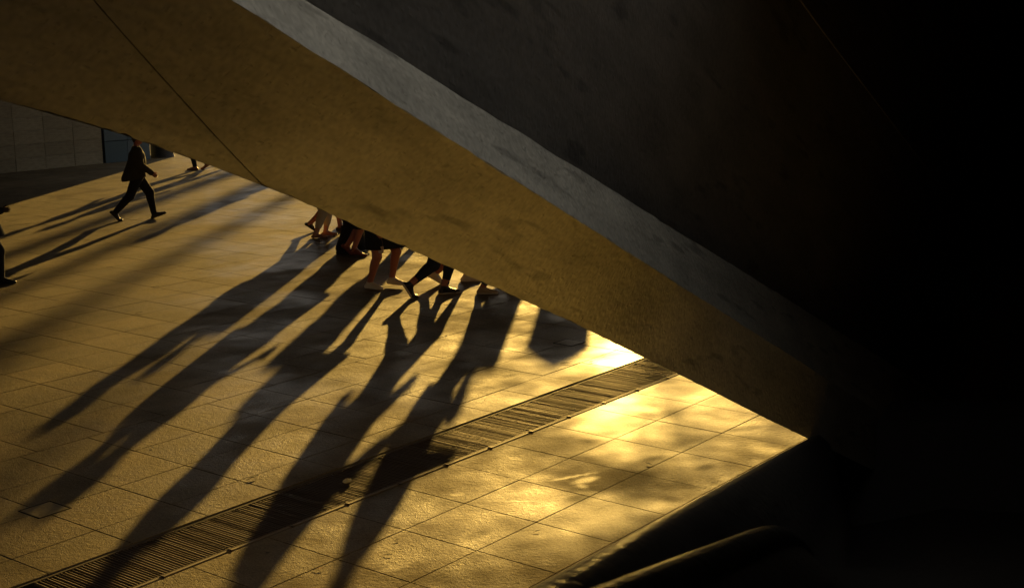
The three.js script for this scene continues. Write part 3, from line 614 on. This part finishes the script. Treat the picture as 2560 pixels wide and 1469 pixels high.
function figure(s) {
  const J = skeleton(s), H = s.h, R = H / 1.72, g = s.girth || 1.25, cell = s.cell || 0.014, fat = s.legs || 1.26;
  const root = thing('person', s.label, 'person', [s.at[0], 0, s.at[1]], Math.atan2(-s.dir[1], s.dir[0]), s.group);
  // ---- body
  const torso = (e) => [
    cap([J.pelvis[0], J.pelvis[1] - 0.01 * H, 0.045 * H], [J.pelvis[0], J.pelvis[1] - 0.01 * H, -0.045 * H], (0.098 * g + e) * R, (0.098 * g + e) * R, { k: 0.05 }),
    cap(J.T(0.10, 0.032), J.T(0.10, -0.032), (0.088 * g + e) * R, (0.088 * g + e) * R, { k: 0.06 }),
    cap(J.T(0.22, 0.048), J.T(0.22, -0.048), (0.098 * g + e) * R, (0.098 * g + e) * R, { k: 0.06 }),
    cap(J.T(0.285, 0.075), J.T(0.285, -0.075), (0.056 + e) * R, (0.056 + e) * R, { k: 0.05 }),
    cap(J.pelvis, J.chest, (0.085 * g + e) * R, (0.09 * g + e) * R, { k: 0.05 })];
  const legP = (L, e, cut = 1) => [
    cap(L.hip, L.knee, (0.082 * fat + e) * R, (0.054 * fat + e) * R, { k: 0.03 }),
    cap(L.knee, mix(L.knee, L.ankle, cut), (0.052 * fat + e) * R, ((0.052 + (0.034 - 0.052) * cut) * fat + e) * R, { k: 0.03 })];
  const calf = (L, e) => cap(mix(L.knee, L.ankle, 0.22).map((v, k) => v - (k === 0 ? 0.018 * R : 0)), mix(L.knee, L.ankle, 0.42).map((v, k) => v - (k === 0 ? 0.014 * R : 0)), (0.044 * fat + e) * R, (0.038 * fat + e) * R, { k: 0.03 });
  const footP = (L, e) => [cap(L.heel, mix(L.heel, L.ankle, 0.6), (0.03 + e) * R, (0.03 + e) * R, { k: 0.02 }), cap(L.ankle, L.ball, (0.034 + e) * R, (0.024 + e) * R, { k: 0.025, flat: [1, 1, 0.82] }), cap(L.heel, L.ball, (0.024 + e) * R, (0.026 + e) * R, { k: 0.02, flat: [1, 1, 0.78] }), cap(L.ball, L.toe, (0.026 + e) * R, (0.020 + e) * R, { k: 0.02, flat: [1, 1, 0.66] })];
  const armP = (A, e) => [cap(A.sh, A.el, (0.048 + e) * R, (0.038 + e) * R, { k: 0.03 }), cap(A.el, A.wr, (0.038 + e) * R, (0.026 + e) * R, { k: 0.02 })];
  const body = [...torso(0), cap(J.neck, J.headBase, 0.056 * R, 0.055 * R, { k: 0.03 })];
  for (const L of J.leg) body.push(...legP(L, 0), calf(L, 0), ...footP(L, -0.004));
  for (const A of J.arm) body.push(...armP(A, 0));
  const geos = [fieldMesh(body, cell, [[0, -1, 0, 0.0]]), fieldMesh(headPrims(J, H), s.fine ? 0.006 : 0.009)];
  for (const A of J.arm) geos.push(fieldMesh(handPrims(A, H), s.fine ? 0.0032 : 0.0045));
  part('body', mergeGeometries(geos), s.skin || skin, root);
  // ---- hair
  const [hx, hy] = J.head, hr = [cap([hx - 0.024 * R, hy + 0.04 * R, 0], [hx + 0.006 * R, hy + 0.042 * R, 0], 0.096 * R, 0.09 * R, { k: 0.02, flat: [1, 1, 1.12] })];
  if (s.hair === 'long') hr.push(cap([hx - 0.05 * R, hy, 0], [hx - 0.075 * R, hy - 0.2 * R, 0], 0.075 * R, 0.05 * R, { k: 0.04 }));
  else hr.push(cap([hx - 0.04 * R, hy, 0], [hx - 0.05 * R, hy - 0.05 * R, 0], 0.07 * R, 0.05 * R, { k: 0.03 }));
  part('hair', fieldMesh(hr, 0.012, [[0.92, -0.38, 0, 0.92 * (hx + 0.062 * R) - 0.38 * (hy + 0.05 * R)]]), s.hairMat || hairDark, root);
  // ---- clothes
  const c = s.wear;
  if (c.trousers) {
    const q = c.trousers, e = q.ease ?? 0.016, pr = [cap([J.pelvis[0], J.pelvis[1], 0.045 * H], [J.pelvis[0], J.pelvis[1], -0.045 * H], (0.102 * g + e * 0.5) * R, (0.102 * g + e * 0.5) * R, { k: 0.05 }), cap(J.pelvis, J.T(0.07), (0.09 * g + e) * R, (0.085 * g + e) * R, { k: 0.05 })];
    for (const L of J.leg) {
      const cut = q.cut ?? 0.97, hem = mix(L.knee, L.ankle, cut);
      pr.push(cap(L.hip, L.knee, (0.084 * fat + e) * R, (0.058 * fat + e) * R, { k: 0.03 }), cap(L.knee, hem, (0.056 * fat + e) * R, (q.hem ?? 0.055) * R, { k: 0.03 }), calf(L, e * 0.8));
      if (q.break) pr.push(cap(hem, [hem[0] + 0.02, hem[1] - 0.035, hem[2]], (q.hem ?? 0.055) * R, (q.hem ?? 0.055) * 1.05 * R, { k: 0.02 }));
      // folds behind the knee and at the hem
      for (let k = 0; k < 5; k++) { const m = mix(L.knee, hem, 0.55 + 0.1 * k), r = (q.hem ?? 0.055) * R; pr.push(cap([m[0] - r * 0.55, m[1] + 0.012, m[2] - r * 0.5], [m[0] + r * 0.5, m[1] - 0.012 * (k % 2 ? 1 : -1), m[2] + r * 0.45], 0.02 * R + e * 0.5, 0.018 * R + e * 0.5, { k: 0.018 })); }
    }
    part('trousers', fieldMesh(pr, cell, [[0, -1, 0, -0.012]]), q.mat, root);
  }
  if (c.skirt) {
    const q = c.skirt, top = J.T(0.06), pr = [], k = q.hemY, y0 = k - 0.12, mid = [(J.leg[0].knee[0] + J.leg[1].knee[0]) / 2, y0, 0];
    for (const L of J.leg) pr.push(cap(L.hip, mix(L.hip, L.knee, 1.25), 0.11 * g * R, q.r * R, { k: 0.12 }));
    pr.push(cap(top, J.pelvis, 0.1 * g * R, 0.125 * g * R, { k: 0.06 }), cap(J.pelvis, mid, 0.12 * g * R, q.r * 1.05 * R, { k: 0.1 }));
    for (let i = 0; i < 9; i++) { const a = i / 9 * Math.PI * 2, r = q.r * 1.05 * R; pr.push(cap([J.pelvis[0] + 0.1 * Math.cos(a), J.pelvis[1] - 0.1, 0.11 * Math.sin(a)], [mid[0] + r * Math.cos(a), y0, r * 0.9 * Math.sin(a)], 0.02, 0.035, { k: 0.03 })); }
    part('skirt', fieldMesh(pr, cell, [[0, -1, 0, -k]]), q.mat, root);
  }
  if (c.top) {
    const q = c.top, e = q.ease ?? 0.014, pr = torso(e), hem = q.hem ?? 0.0;
    if (hem < 0) { // a jacket hangs below the waist and flares
      const b = J.T(hem); const back = q.flare || 0;
      pr.push(cap(J.T(0.16), [b[0] - back, b[1], 0.03 * H], (0.10 * g + e) * R, 0.125 * g * R, { k: 0.06 }), cap(J.T(0.16), [b[0] - back, b[1], -0.03 * H], (0.10 * g + e) * R, 0.125 * g * R, { k: 0.06 }), cap(J.T(0.12), [b[0] + 0.05, b[1], 0.05 * H], (0.09 * g + e) * R, 0.09 * g * R, { k: 0.06 }), cap(J.T(0.12), [b[0] + 0.05, b[1], -0.05 * H], (0.09 * g + e) * R, 0.09 * g * R, { k: 0.06 }));
    }
    for (const A of J.arm) { const cut = q.sleeve ?? 1, e = Math.min(q.ease ?? 0.014, 0.022); if (cut > 0.5) pr.push(cap(A.sh, A.el, (0.056 + e) * R, (0.044 + e) * R, { k: 0.035 }), cap(A.el, mix(A.el, A.wr, cut * 0.97), (0.044 + e) * R, (0.035 + e) * R, { k: 0.02 })); else pr.push(cap(A.sh, mix(A.sh, A.el, 0.55), (0.058 + e) * R, (0.056 + e) * R, { k: 0.03 })); }
    if (q.collar) pr.push(cap(add(J.neck, [-0.02, 0.0, 0]), add(J.neck, [-0.005, 0.02, 0]), 0.07 * R, 0.068 * R, { k: 0.02 }));
    const hy2 = J.T(hem)[1];
    const nrm = q.flare ? [0.18, -0.98] : [0, -1];
    part(q.name || 'top', fieldMesh(pr, cell, [[nrm[0], nrm[1], 0, nrm[0] * (J.T(hem)[0] - 0.1) + nrm[1] * hy2], [0, 1, 0, J.neck[1] + 0.035 * R]]), q.mat, root);
  }
  if (c.shoes) {
    const q = c.shoes;
    J.leg.forEach((L, i) => {
      const m = Array.isArray(q.mat) ? q.mat[i] : q.mat, e = q.ease ?? 0.006, n = [Math.sin(L.pitch), Math.cos(L.pitch)];
      const pr = footP(L, e).slice(q.low ? 1 : 0); if (q.low) pr.push(cap(L.heel, mix(L.heel, L.ankle, 0.25), (0.034 + e) * R, (0.03 + e) * R, { k: 0.02 }));
      if (q.high) pr.push(cap(L.ankle, mix(L.ankle, L.knee, 0.08), (0.038 + e) * R, (0.041 + e) * R, { k: 0.02 }));
      if (q.stiletto) pr.push(cap(add(L.heel, [0, -0.005, 0]), [L.heel[0] + 0.004 + 0.06 * n[0] * 0, L.heel[1] - (q.stiletto) * n[1], L.heel[2]], 0.014, 0.0055, { k: 0.01 }));
      // the sole is flat under the foot: a plane along heel and ball
      const hb = [L.ball[0] - L.heel[0], L.ball[1] - L.heel[1]], hl = Math.hypot(...hb), dn = [hb[1] / hl, -hb[0] / hl];
      const base = (q.thick ?? 0.022) * R, dd = dn[0] * L.heel[0] + dn[1] * L.heel[1] + base;
      const top = q.low ? [[-dn[0] * 0 + 0, 1, 0, 9]] : [];
      const shoe = part('shoe', fieldMesh(pr, 0.0075, q.stiletto ? [[0, -1, 0, 0]] : [[dn[0], dn[1], 0, dd], ...top]), m, root);
      if (q.sole) {
        const sp = footP(L, e + 0.003).slice(2);
        sp.push(cap(L.heel, L.heel, (0.03 + e) * R, (0.03 + e) * R, { k: 0.02 }));
        part('sole', fieldMesh(sp, 0.0065, [[dn[0], dn[1], 0, dd + 0.006], [-dn[0], -dn[1], 0, -dd + 0.018 + (q.soleUp || 0)]]), q.sole, shoe);
      }
    });
  }
  if (c.bag) {
    const q = c.bag, bp = part('bag', fieldMesh([cap(add(J.T(q.y ?? 0.05, 0.0), [q.x ?? -0.02, 0, (q.side || 1) * 0.16]), add(J.T((q.y ?? 0.05) - 0.09, 0.0), [q.x ?? -0.02, 0, (q.side || 1) * 0.17]), 0.1, 0.12, { k: 0.02, flat: [0.85, 1, 1.9] })], 0.012), q.mat, root);
    const st = new THREE.CatmullRomCurve3([V(...add(J.T(q.y ?? 0.05), [(q.x ?? -0.02) - 0.03, 0.08, (q.side || 1) * 0.16])), V(...J.T(0.25, (q.side || 1) * 0.09)), V(...J.T(0.325, -(q.side || 1) * 0.0 + (q.side || 1) * 0.06)), V(...add(J.T(0.22, (q.side || 1) * 0.07), [0.1, 0, 0])), V(...add(J.T(q.y ?? 0.05), [(q.x ?? -0.02) + 0.05, 0.08, (q.side || 1) * 0.16]))]);
    part('strap', new THREE.TubeGeometry(st, 30, 0.012, 6), q.mat, bp);
  }
  return { root, J };
}
const skin = std([0.42, 0.15, 0.085], 0.5), skinPale = std([0.52, 0.24, 0.14], 0.5), skinSilhouette = std([0.05, 0.03, 0.02], 0.6), hairDark = std([0.02, 0.014, 0.01], 0.5);  // the darkest skin paints in the shade of a backlit silhouette
const cloth = (r, g, b, o = {}) => new THREE.MeshPhysicalMaterial({ color: new THREE.Color().setRGB(r, g, b), roughness: 0.92, sheen: 0.3, sheenRoughness: 0.6, sheenColor: new THREE.Color().setRGB(Math.min(1, r * 2), Math.min(1, g * 2), Math.min(1, b * 2)), ...o });
const black = cloth(0.012, 0.012, 0.014), navy = cloth(0.016, 0.018, 0.026), olive = cloth(0.045, 0.038, 0.022), beige = cloth(0.58, 0.46, 0.28), grey = cloth(0.1, 0.1, 0.1), white = cloth(0.62, 0.58, 0.5), rust = cloth(0.22, 0.07, 0.04);
const leather = (r, g, b, ro = 0.4) => std([r, g, b], ro);
const darkShoe = leather(0.016, 0.014, 0.012), tanShoe = leather(0.34, 0.15, 0.08), creamShoe = leather(0.66, 0.57, 0.40, 0.6), soleWhite = leather(0.6, 0.52, 0.4, 0.7), soleDark = leather(0.03, 0.028, 0.025, 0.8), redShoe = leather(0.2, 0.05, 0.03);

const walk = { arms: [{ swing: -0.35, bend: 0.25 }, { swing: 0.35, bend: 0.35 }] };
const R0 = [1, -0.05];                                                // most people walk to the right of the picture
// man crossing at upper left
figure({ label: 'man in olive jacket and dark trousers striding right, head hidden by the stair', at: [-7.42, -27.2], dir: [0.93, -0.36], h: 1.74, hipY: 0.505, px: 0.02, lean: 0.05, cell: 0.011, fine: true,
  feet: [{ x: -0.56, pitch: 0.85, z: 0.03 }, { x: 0.33, pitch: -0.32, z: 0.03 }], arms: [{ swing: 0.12, bend: 0.75, out: 0.16, curl: 0.3 }, { swing: -0.1, bend: 0.35 }],
  wear: { trousers: { mat: black, ease: 0.012, hem: 0.058, cut: 0.95 }, top: { name: 'jacket', mat: olive, ease: 0.026, hem: -0.04, flare: 0.14, collar: true }, shoes: { mat: darkShoe, sole: soleDark } } });
// person at the left edge
figure({ label: 'person in a long dark coat cut by the left edge of the picture', at: [-7.88, -20.25], dir: [1, 0.02], h: 1.7, lean: 0.04, feet: [{ x: -0.1 }, { x: 0.2, pitch: 0 }], hipY: 0.508,
  skin: skinSilhouette, arms: [{ swing: 0.5, bend: 1.2, out: 0.1, curl: 0.6 }, { swing: -0.2, bend: 0.2 }],
  wear: { trousers: { mat: black, ease: 0.012, hem: 0.055 }, top: { name: 'coat', mat: black, ease: 0.03, hem: -0.12, flare: -0.2 }, shoes: { mat: darkShoe } } });
// far pair
figure({ label: 'far person in dark trousers and tan shoes walking left, only lower legs showing', at: [-8.36, -36.95], dir: [-1, 0.05], h: 1.72, feet: [{ x: -0.25, pitch: 0.5 }, { x: 0.1 }], ...walk, group: null,
  wear: { trousers: { mat: navy, hem: 0.06, cut: 0.9 }, top: { mat: grey }, shoes: { mat: tanShoe } } });
figure({ label: 'far person walking away behind the one in tan shoes, dark trousers, reddish shoes', at: [-7.86, -38.0], dir: [0.8, 0.3], h: 1.72, feet: [{ x: -0.42, pitch: 0.9 }, { x: 0.25, pitch: -0.1 }], ...walk,
  wear: { trousers: { mat: black, hem: 0.06 }, top: { mat: grey }, shoes: { mat: tanShoe } } });
// walkers behind the stair, left to right
figure({ label: 'person in cropped beige trousers with bare ankles and brown flat shoes', at: [-3.43, -24.5], dir: [1, 0.0], h: 1.68, hipY: 0.515, feet: [{ x: -0.07, z: 0.09 }, { x: 0.07, z: 0.08 }], arms: [{ swing: 0.15, bend: 0.5 }, { swing: -0.2, bend: 0.3 }], skin: skinPale, hair: 'long',
  wear: { trousers: { mat: beige, ease: 0.016, hem: 0.066, cut: 0.62 }, top: { mat: white, sleeve: 0.4, ease: 0.04 }, shoes: { mat: tanShoe, low: true, ease: 0.003, thick: 0.016 }, bag: { mat: rust, side: 1 } } });
figure({ label: 'bare-legged person in dark sandals stepping behind the beige trousers', at: [-3.42, -25.25], dir: [1, 0.02], h: 1.66, hipY: 0.505, feet: [{ x: -0.36, pitch: 0.6 }, { x: 0.24, pitch: 0 }], ...walk, hair: 'long',
  wear: { skirt: { mat: navy, hemY: 0.72, r: 0.13 }, top: { mat: navy, sleeve: 0.4 }, shoes: { mat: darkShoe, low: true, ease: 0.002, thick: 0.018, sole: soleDark } } });
figure({ label: 'person in wide black trousers reaching the ground, beside the red heels', at: [-2.74, -22.72], dir: [1, 0.0], h: 1.76, hipY: 0.515, girth: 1.5, px: -0.03, feet: [{ x: -0.09, z: 0.10 }, { x: 0.2, z: 0.09, pitch: -0.2 }], arms: [{ swing: -0.25, bend: 0.4 }, { swing: 0.35, bend: 0.6 }],
  wear: { trousers: { mat: black, ease: 0.02, hem: 0.09, cut: 0.96, break: true }, top: { name: 'jacket', mat: black, ease: 0.024, hem: -0.04 }, shoes: { mat: darkShoe, sole: soleDark } } });
figure({ label: 'bare-legged person in dark red high heels and a black knee-length skirt', at: [-2.60, -22.36], dir: [1, 0.05], h: 1.68, hipY: 0.535, feet: [{ x: 0.02, z: 0.04, heel: 0.06 }, { x: -0.2, pitch: 0.75, z: 0.02 }], arms: [{ swing: 0.3, bend: 0.6 }, { swing: -0.2, bend: 0.3 }], hair: 'long',
  wear: { skirt: { mat: black, hemY: 0.46, r: 0.125 }, top: { mat: black, sleeve: 0.4 }, shoes: { mat: redShoe, low: true, ease: 0.001, stiletto: 0.07 }, bag: { mat: black, side: 1, y: 0.0 } } });
const sk = figure({ label: 'bare-legged woman in a black skirt and cream canvas shoes', at: [-1.90, -19.52], dir: [0.86, 0.5], h: 1.7, hipY: 0.52, hipW: 0.075, feet: [{ x: -0.10, z: 0.075 }, { x: 0.09, z: 0.095, lift: 0.035 }], arms: [{ swing: 0.18, bend: 0.12, out: 0.1, curl: 0.7 }, { swing: -0.2, bend: 0.3 }], hair: 'long', cell: 0.012, fine: true,
  wear: { skirt: { mat: black, hemY: 0.585, r: 0.17 }, top: { mat: black, sleeve: 1, ease: 0.045 }, bag: { mat: black, side: -1, y: 0.02, x: -0.12 }, shoes: { mat: creamShoe, ease: 0.008, sole: soleWhite } } });
figure({ label: 'person in tight black jeans and dark trainers with pale soles, in long stride', at: [-1.03, -18.85], dir: [1, -0.33], h: 1.75, hipY: 0.497, px: 0.02, cell: 0.012, girth: 1.45, legs: 1.42, lean: 0.05, feet: [{ x: -0.56, pitch: 1.02, z: 0.03 }, { x: 0.11, pitch: 0, z: 0.05 }], arms: [{ swing: 0.45, bend: 0.5 }, { swing: -0.45, bend: 0.25 }],
  wear: { trousers: { mat: navy, ease: 0.007, hem: 0.046, cut: 0.93 }, top: { name: 'jacket', mat: black, ease: 0.026, hem: -0.03 }, shoes: { mat: darkShoe, ease: 0.008, sole: soleWhite, high: true } } });
figure({ label: 'person in chunky white trainers stepping behind the black jeans', at: [-0.86, -19.8], dir: [1, -0.1], h: 1.7, hipY: 0.5, feet: [{ x: -0.33, pitch: 0.55 }, { x: 0.2, pitch: 0 }], ...walk, hair: 'long',
  wear: { trousers: { mat: black, ease: 0.01, hem: 0.05, cut: 0.6 }, top: { mat: white, ease: 0.02, sleeve: 1 }, shoes: { mat: creamShoe, ease: 0.011, sole: soleWhite, soleUp: 0.012 } } });
figure({ label: 'person in tan trainers with bare ankles, rightmost feet under the stair edge', at: [-0.32, -18.98], dir: [1, 0.08], h: 1.66, hipY: 0.505, girth: 1.15, feet: [{ x: -0.09, z: 0.04 }, { x: 0.32, pitch: -0.15, z: 0.04 }], arms: [{ swing: 0.3, bend: 1.1, out: 0.2 }, { swing: -0.45, bend: 0.5, out: 0.3 }],
  wear: { trousers: { mat: grey, ease: 0.014, hem: 0.055, cut: 0.78 }, top: { mat: grey, ease: 0.06, hem: -0.05, sleeve: 1 }, shoes: { mat: leather(0.4, 0.27, 0.14, 0.6), ease: 0.008, sole: soleWhite } } });
// people who stand hidden behind the stair and throw their long shadows into view
const HID = [[0.44, -25.0, 1.76, 1.4, 'dark coat, beyond the tan trainers'], [-1.62, -25.2, 1.74, 1.5, 'grey top, beyond the black skirt'], [-2.96, -27.0, 1.75, 1.4, 'dark coat, beyond the beige trousers'], [-2.34, -26.0, 1.74, 1.35, 'grey top, beyond the red heels'], [-5.6, -36.5, 1.74, 1.1, 'dark clothes, alone at the far left']];
HID.forEach(([x, z, h, g, what], i) => figure({ label: `person hidden behind the stair, ${what}`, at: [x, z], dir: /skirt|trainers|beige|heels/.test(what) ? [0.3, 1] : [i % 2 ? -1 : 1, 0.1 * (i % 3)], shW: /skirt|trainers|beige|heels/.test(what) ? 0.12 : 0.1, h, girth: g, cell: 0.018, lean: 0.03, feet: i % 3 ? [{ x: -0.3, pitch: 0.6 }, { x: 0.25, pitch: -0.1 }] : [{ x: -0.05 }, { x: 0.08 }], arms: [{ swing: i % 2 ? 0.4 : 0.1, bend: 0.4 }, { swing: -0.3, bend: 0.2 }], hair: i % 2 ? 'long' : 'short', group: 'people hidden behind the stair',
  wear: { trousers: { mat: i % 2 ? navy : black, hem: 0.065 }, top: { name: 'jacket', mat: i % 2 ? grey : black, ease: 0.03, hem: -0.05 }, shoes: { mat: darkShoe }, ...(i % 2 ? { bag: { mat: black, side: i % 4 ? 1 : -1 } } : {}) } }));

{ // pillar added behind the stair, shaped to cast the broad shadow by the drain
  const t = thing('added_shadow_pillar', 'added round pillar with a low conical cap, unseen behind the stair, casting the broad shadow', 'pillar', [1.5, 0, -26.9]);
  part('drum', new THREE.CylinderGeometry(0.36, 0.36, 1.58, 36).translate(0, 0.79, 0), grey, t);
  part('cap', new THREE.LatheGeometry([[0.001, 1.76], [0.06, 1.74], [0.2, 1.69], [0.38, 1.61], [0.39, 1.585], [0.001, 1.585]].map((p) => new THREE.Vector2(...p)), 36), black, t);
}
//@@END_PEOPLE
//@@SMALL
// ---------------------------------------------------------------- small things lying about
{
  const leafG = (() => { const s = new THREE.Shape(); s.moveTo(-0.03, 0); s.bezierCurveTo(-0.012, 0.016, 0.014, 0.015, 0.034, 0); s.bezierCurveTo(0.014, -0.013, -0.012, -0.016, -0.03, 0); const g = new THREE.ExtrudeGeometry(s, { depth: 0.0015, bevelEnabled: false, curveSegments: 5 }); g.rotateX(-Math.PI / 2); const p = g.attributes.position; for (let i = 0; i < p.count; i++) p.setY(i, p.getY(i) + 0.004 + 6 * (p.getZ(i) ** 2) * 8 + 5 * p.getX(i) ** 2); g.computeVertexNormals(); return g; })();
  const lm = [std([0.05, 0.035, 0.02], 0.8), std([0.25, 0.09, 0.02], 0.7), std([0.02, 0.016, 0.012], 0.8)];
  const L = [[-2.19, -11.02, 1.5, 2, 0.9, 'large dark curled leaf beside the drain, left of the crumpled paper'], [-5.22, -19.81, 1.3, 2, 0.4, 'dark curled leaf on a joint corner far left, below the walking man'], [-4.97, -17.96, 1.1, 2, 0.1, 'thin dark leaf on the left paving, above the longest left shadow'], [-0.91, -9.26, 0.75, 2, 0.2, 'dark leaf bit near the bottom edge, right of the rightmost long shadow'], [-1.37, -9.02, 0.9, 1, 0.3, 'orange dry leaf near the bottom edge between two long shadows'], [-0.87, -9.55, 0.7, 2, 1.0, 'thin upright leaf bit just right of the rightmost long shadow'], [0.16, -9.68, 0.7, 2, 0.6, 'dark leaf bit on the golden paving near the parapet'], [1.14, -11.22, 0.9, 2, 2.4, 'dark twisted leaf on a joint of the golden paving at lower right'], [-6.39, -21.57, 1.1, 2, 0.3, 'dark leaf on the left paving right below the walking man'], [-4.81, -20.92, 0.9, 1, 1.4, 'small brown leaf on the streaked paving right of the walking man'], [-0.38, -14.14, 0.7, 2, 0.3, 'tiny leaf bit on the bright paving beyond the drain, by the right shadow'], [1.03, -15.16, 0.7, 2, 0.2, 'dark leaf speck on the white hot paving under the stair edge'], [0.87, -14.85, 0.8, 2, 0.9, 'dark leaf speck by the tip of the pillar shadow'], [-3.27, -11.92, 0.8, 2, 2.0, 'leaf bit between the two left long shadows, low in the picture'], [-4.13, -11.46, 0.7, 1, 0.5, 'orange leaf bit on dim paving at the lower left'], [0.59, -14.79, 1.2, 2, 0.1, 'flat dark leaf in the tip of the pillar shadow'], [-5.77, -15.76, 0.7, 2, 0.3, 'leaf speck on dark paving at the left edge'], [-3.79, -20.86, 0.9, 1, 1.0, 'red brown leaf inside the leftmost long shadow']];
  L.forEach(([x, z, s, m, t, label]) => {
    const o = thing('dry_leaf', label, 'leaf', [x, 0.001, z], t, 'dry leaves scattered over the paving');
    const q = part('blade', leafG, lm[m], o); q.scale.setScalar(s);
    const st = part('stalk', new THREE.CylinderGeometry(0.0012, 0.0018, 0.03, 5).rotateZ(Math.PI / 2).translate(-0.043, 0.006, 0), lm[2], o); st.scale.setScalar(s);
  });
  // crumpled paper on the drain
  const g = new THREE.IcosahedronGeometry(0.038, 3), p = g.attributes.position;
  for (let i = 0; i < p.count; i++) { const v = V(p.getX(i), p.getY(i), p.getZ(i)), u = v.clone().normalize(), f = 0.62 + 0.55 * nA(u.x * 2.6 + 9, u.y * 2.6 + u.z * 1.7 + 9, 256, 256) + 0.25 * nB(u.x * 7 + 20, u.y * 7 + u.z * 5 + 20, 256, 256); v.multiplyScalar(f); p.setXYZ(i, v.x * 1.5, v.y * 0.75 + 0.024, v.z * 0.9); }
  const gp = g.index ? g.toNonIndexed() : g; gp.computeVertexNormals();
  const paper = thing('crumpled_paper', 'scrap of crumpled white paper lying on the drain grating', 'paper', [-1.39, 0, -10.87], 0.5); paper.scale.setScalar(0.62);
  part('sheet', gp, std([0.72, 0.70, 0.58], 0.9), paper);
  // small purse hanging from the hand of the woman in the skirt
  const A = sk.J.arm[0], w = sk.root.localToWorld(V(A.wr[0] + A.d[0] * 0.1 + 0.012, A.wr[1] + A.d[1] * 0.1, A.wr[2] + A.d[2] * 0.1 - 0.02));
  const pu = thing('purse', 'small pale purse hanging on a cord at the hem of the black skirt', 'purse', [w.x, w.y - 0.185, w.z], sk.root.rotation.y + 0.4);
  part('pouch', new RoundedBoxGeometry(0.075, 0.095, 0.03, 3, 0.012), std([0.66, 0.52, 0.40], 0.6), pu);
  part('flap', new RoundedBoxGeometry(0.079, 0.04, 0.034, 3, 0.01).translate(0, 0.03, 0), std([0.55, 0.40, 0.29], 0.6), pu);
  part('cord', mergeGeometries([-1, 1].map((d) => new THREE.TubeGeometry(new THREE.CatmullRomCurve3([V(0.03 * d, 0.045, 0), V(0.022 * d, 0.12, 0), V(0, 0.19, 0)]), 8, 0.0035, 5))), std([0.2, 0.12, 0.08], 0.7), pu);
}
//@@END_SMALL

scene.traverse((o) => { if (o.isMesh) { o.castShadow = true; o.receiveShadow = true; } });
renderer.render(scene, camera);
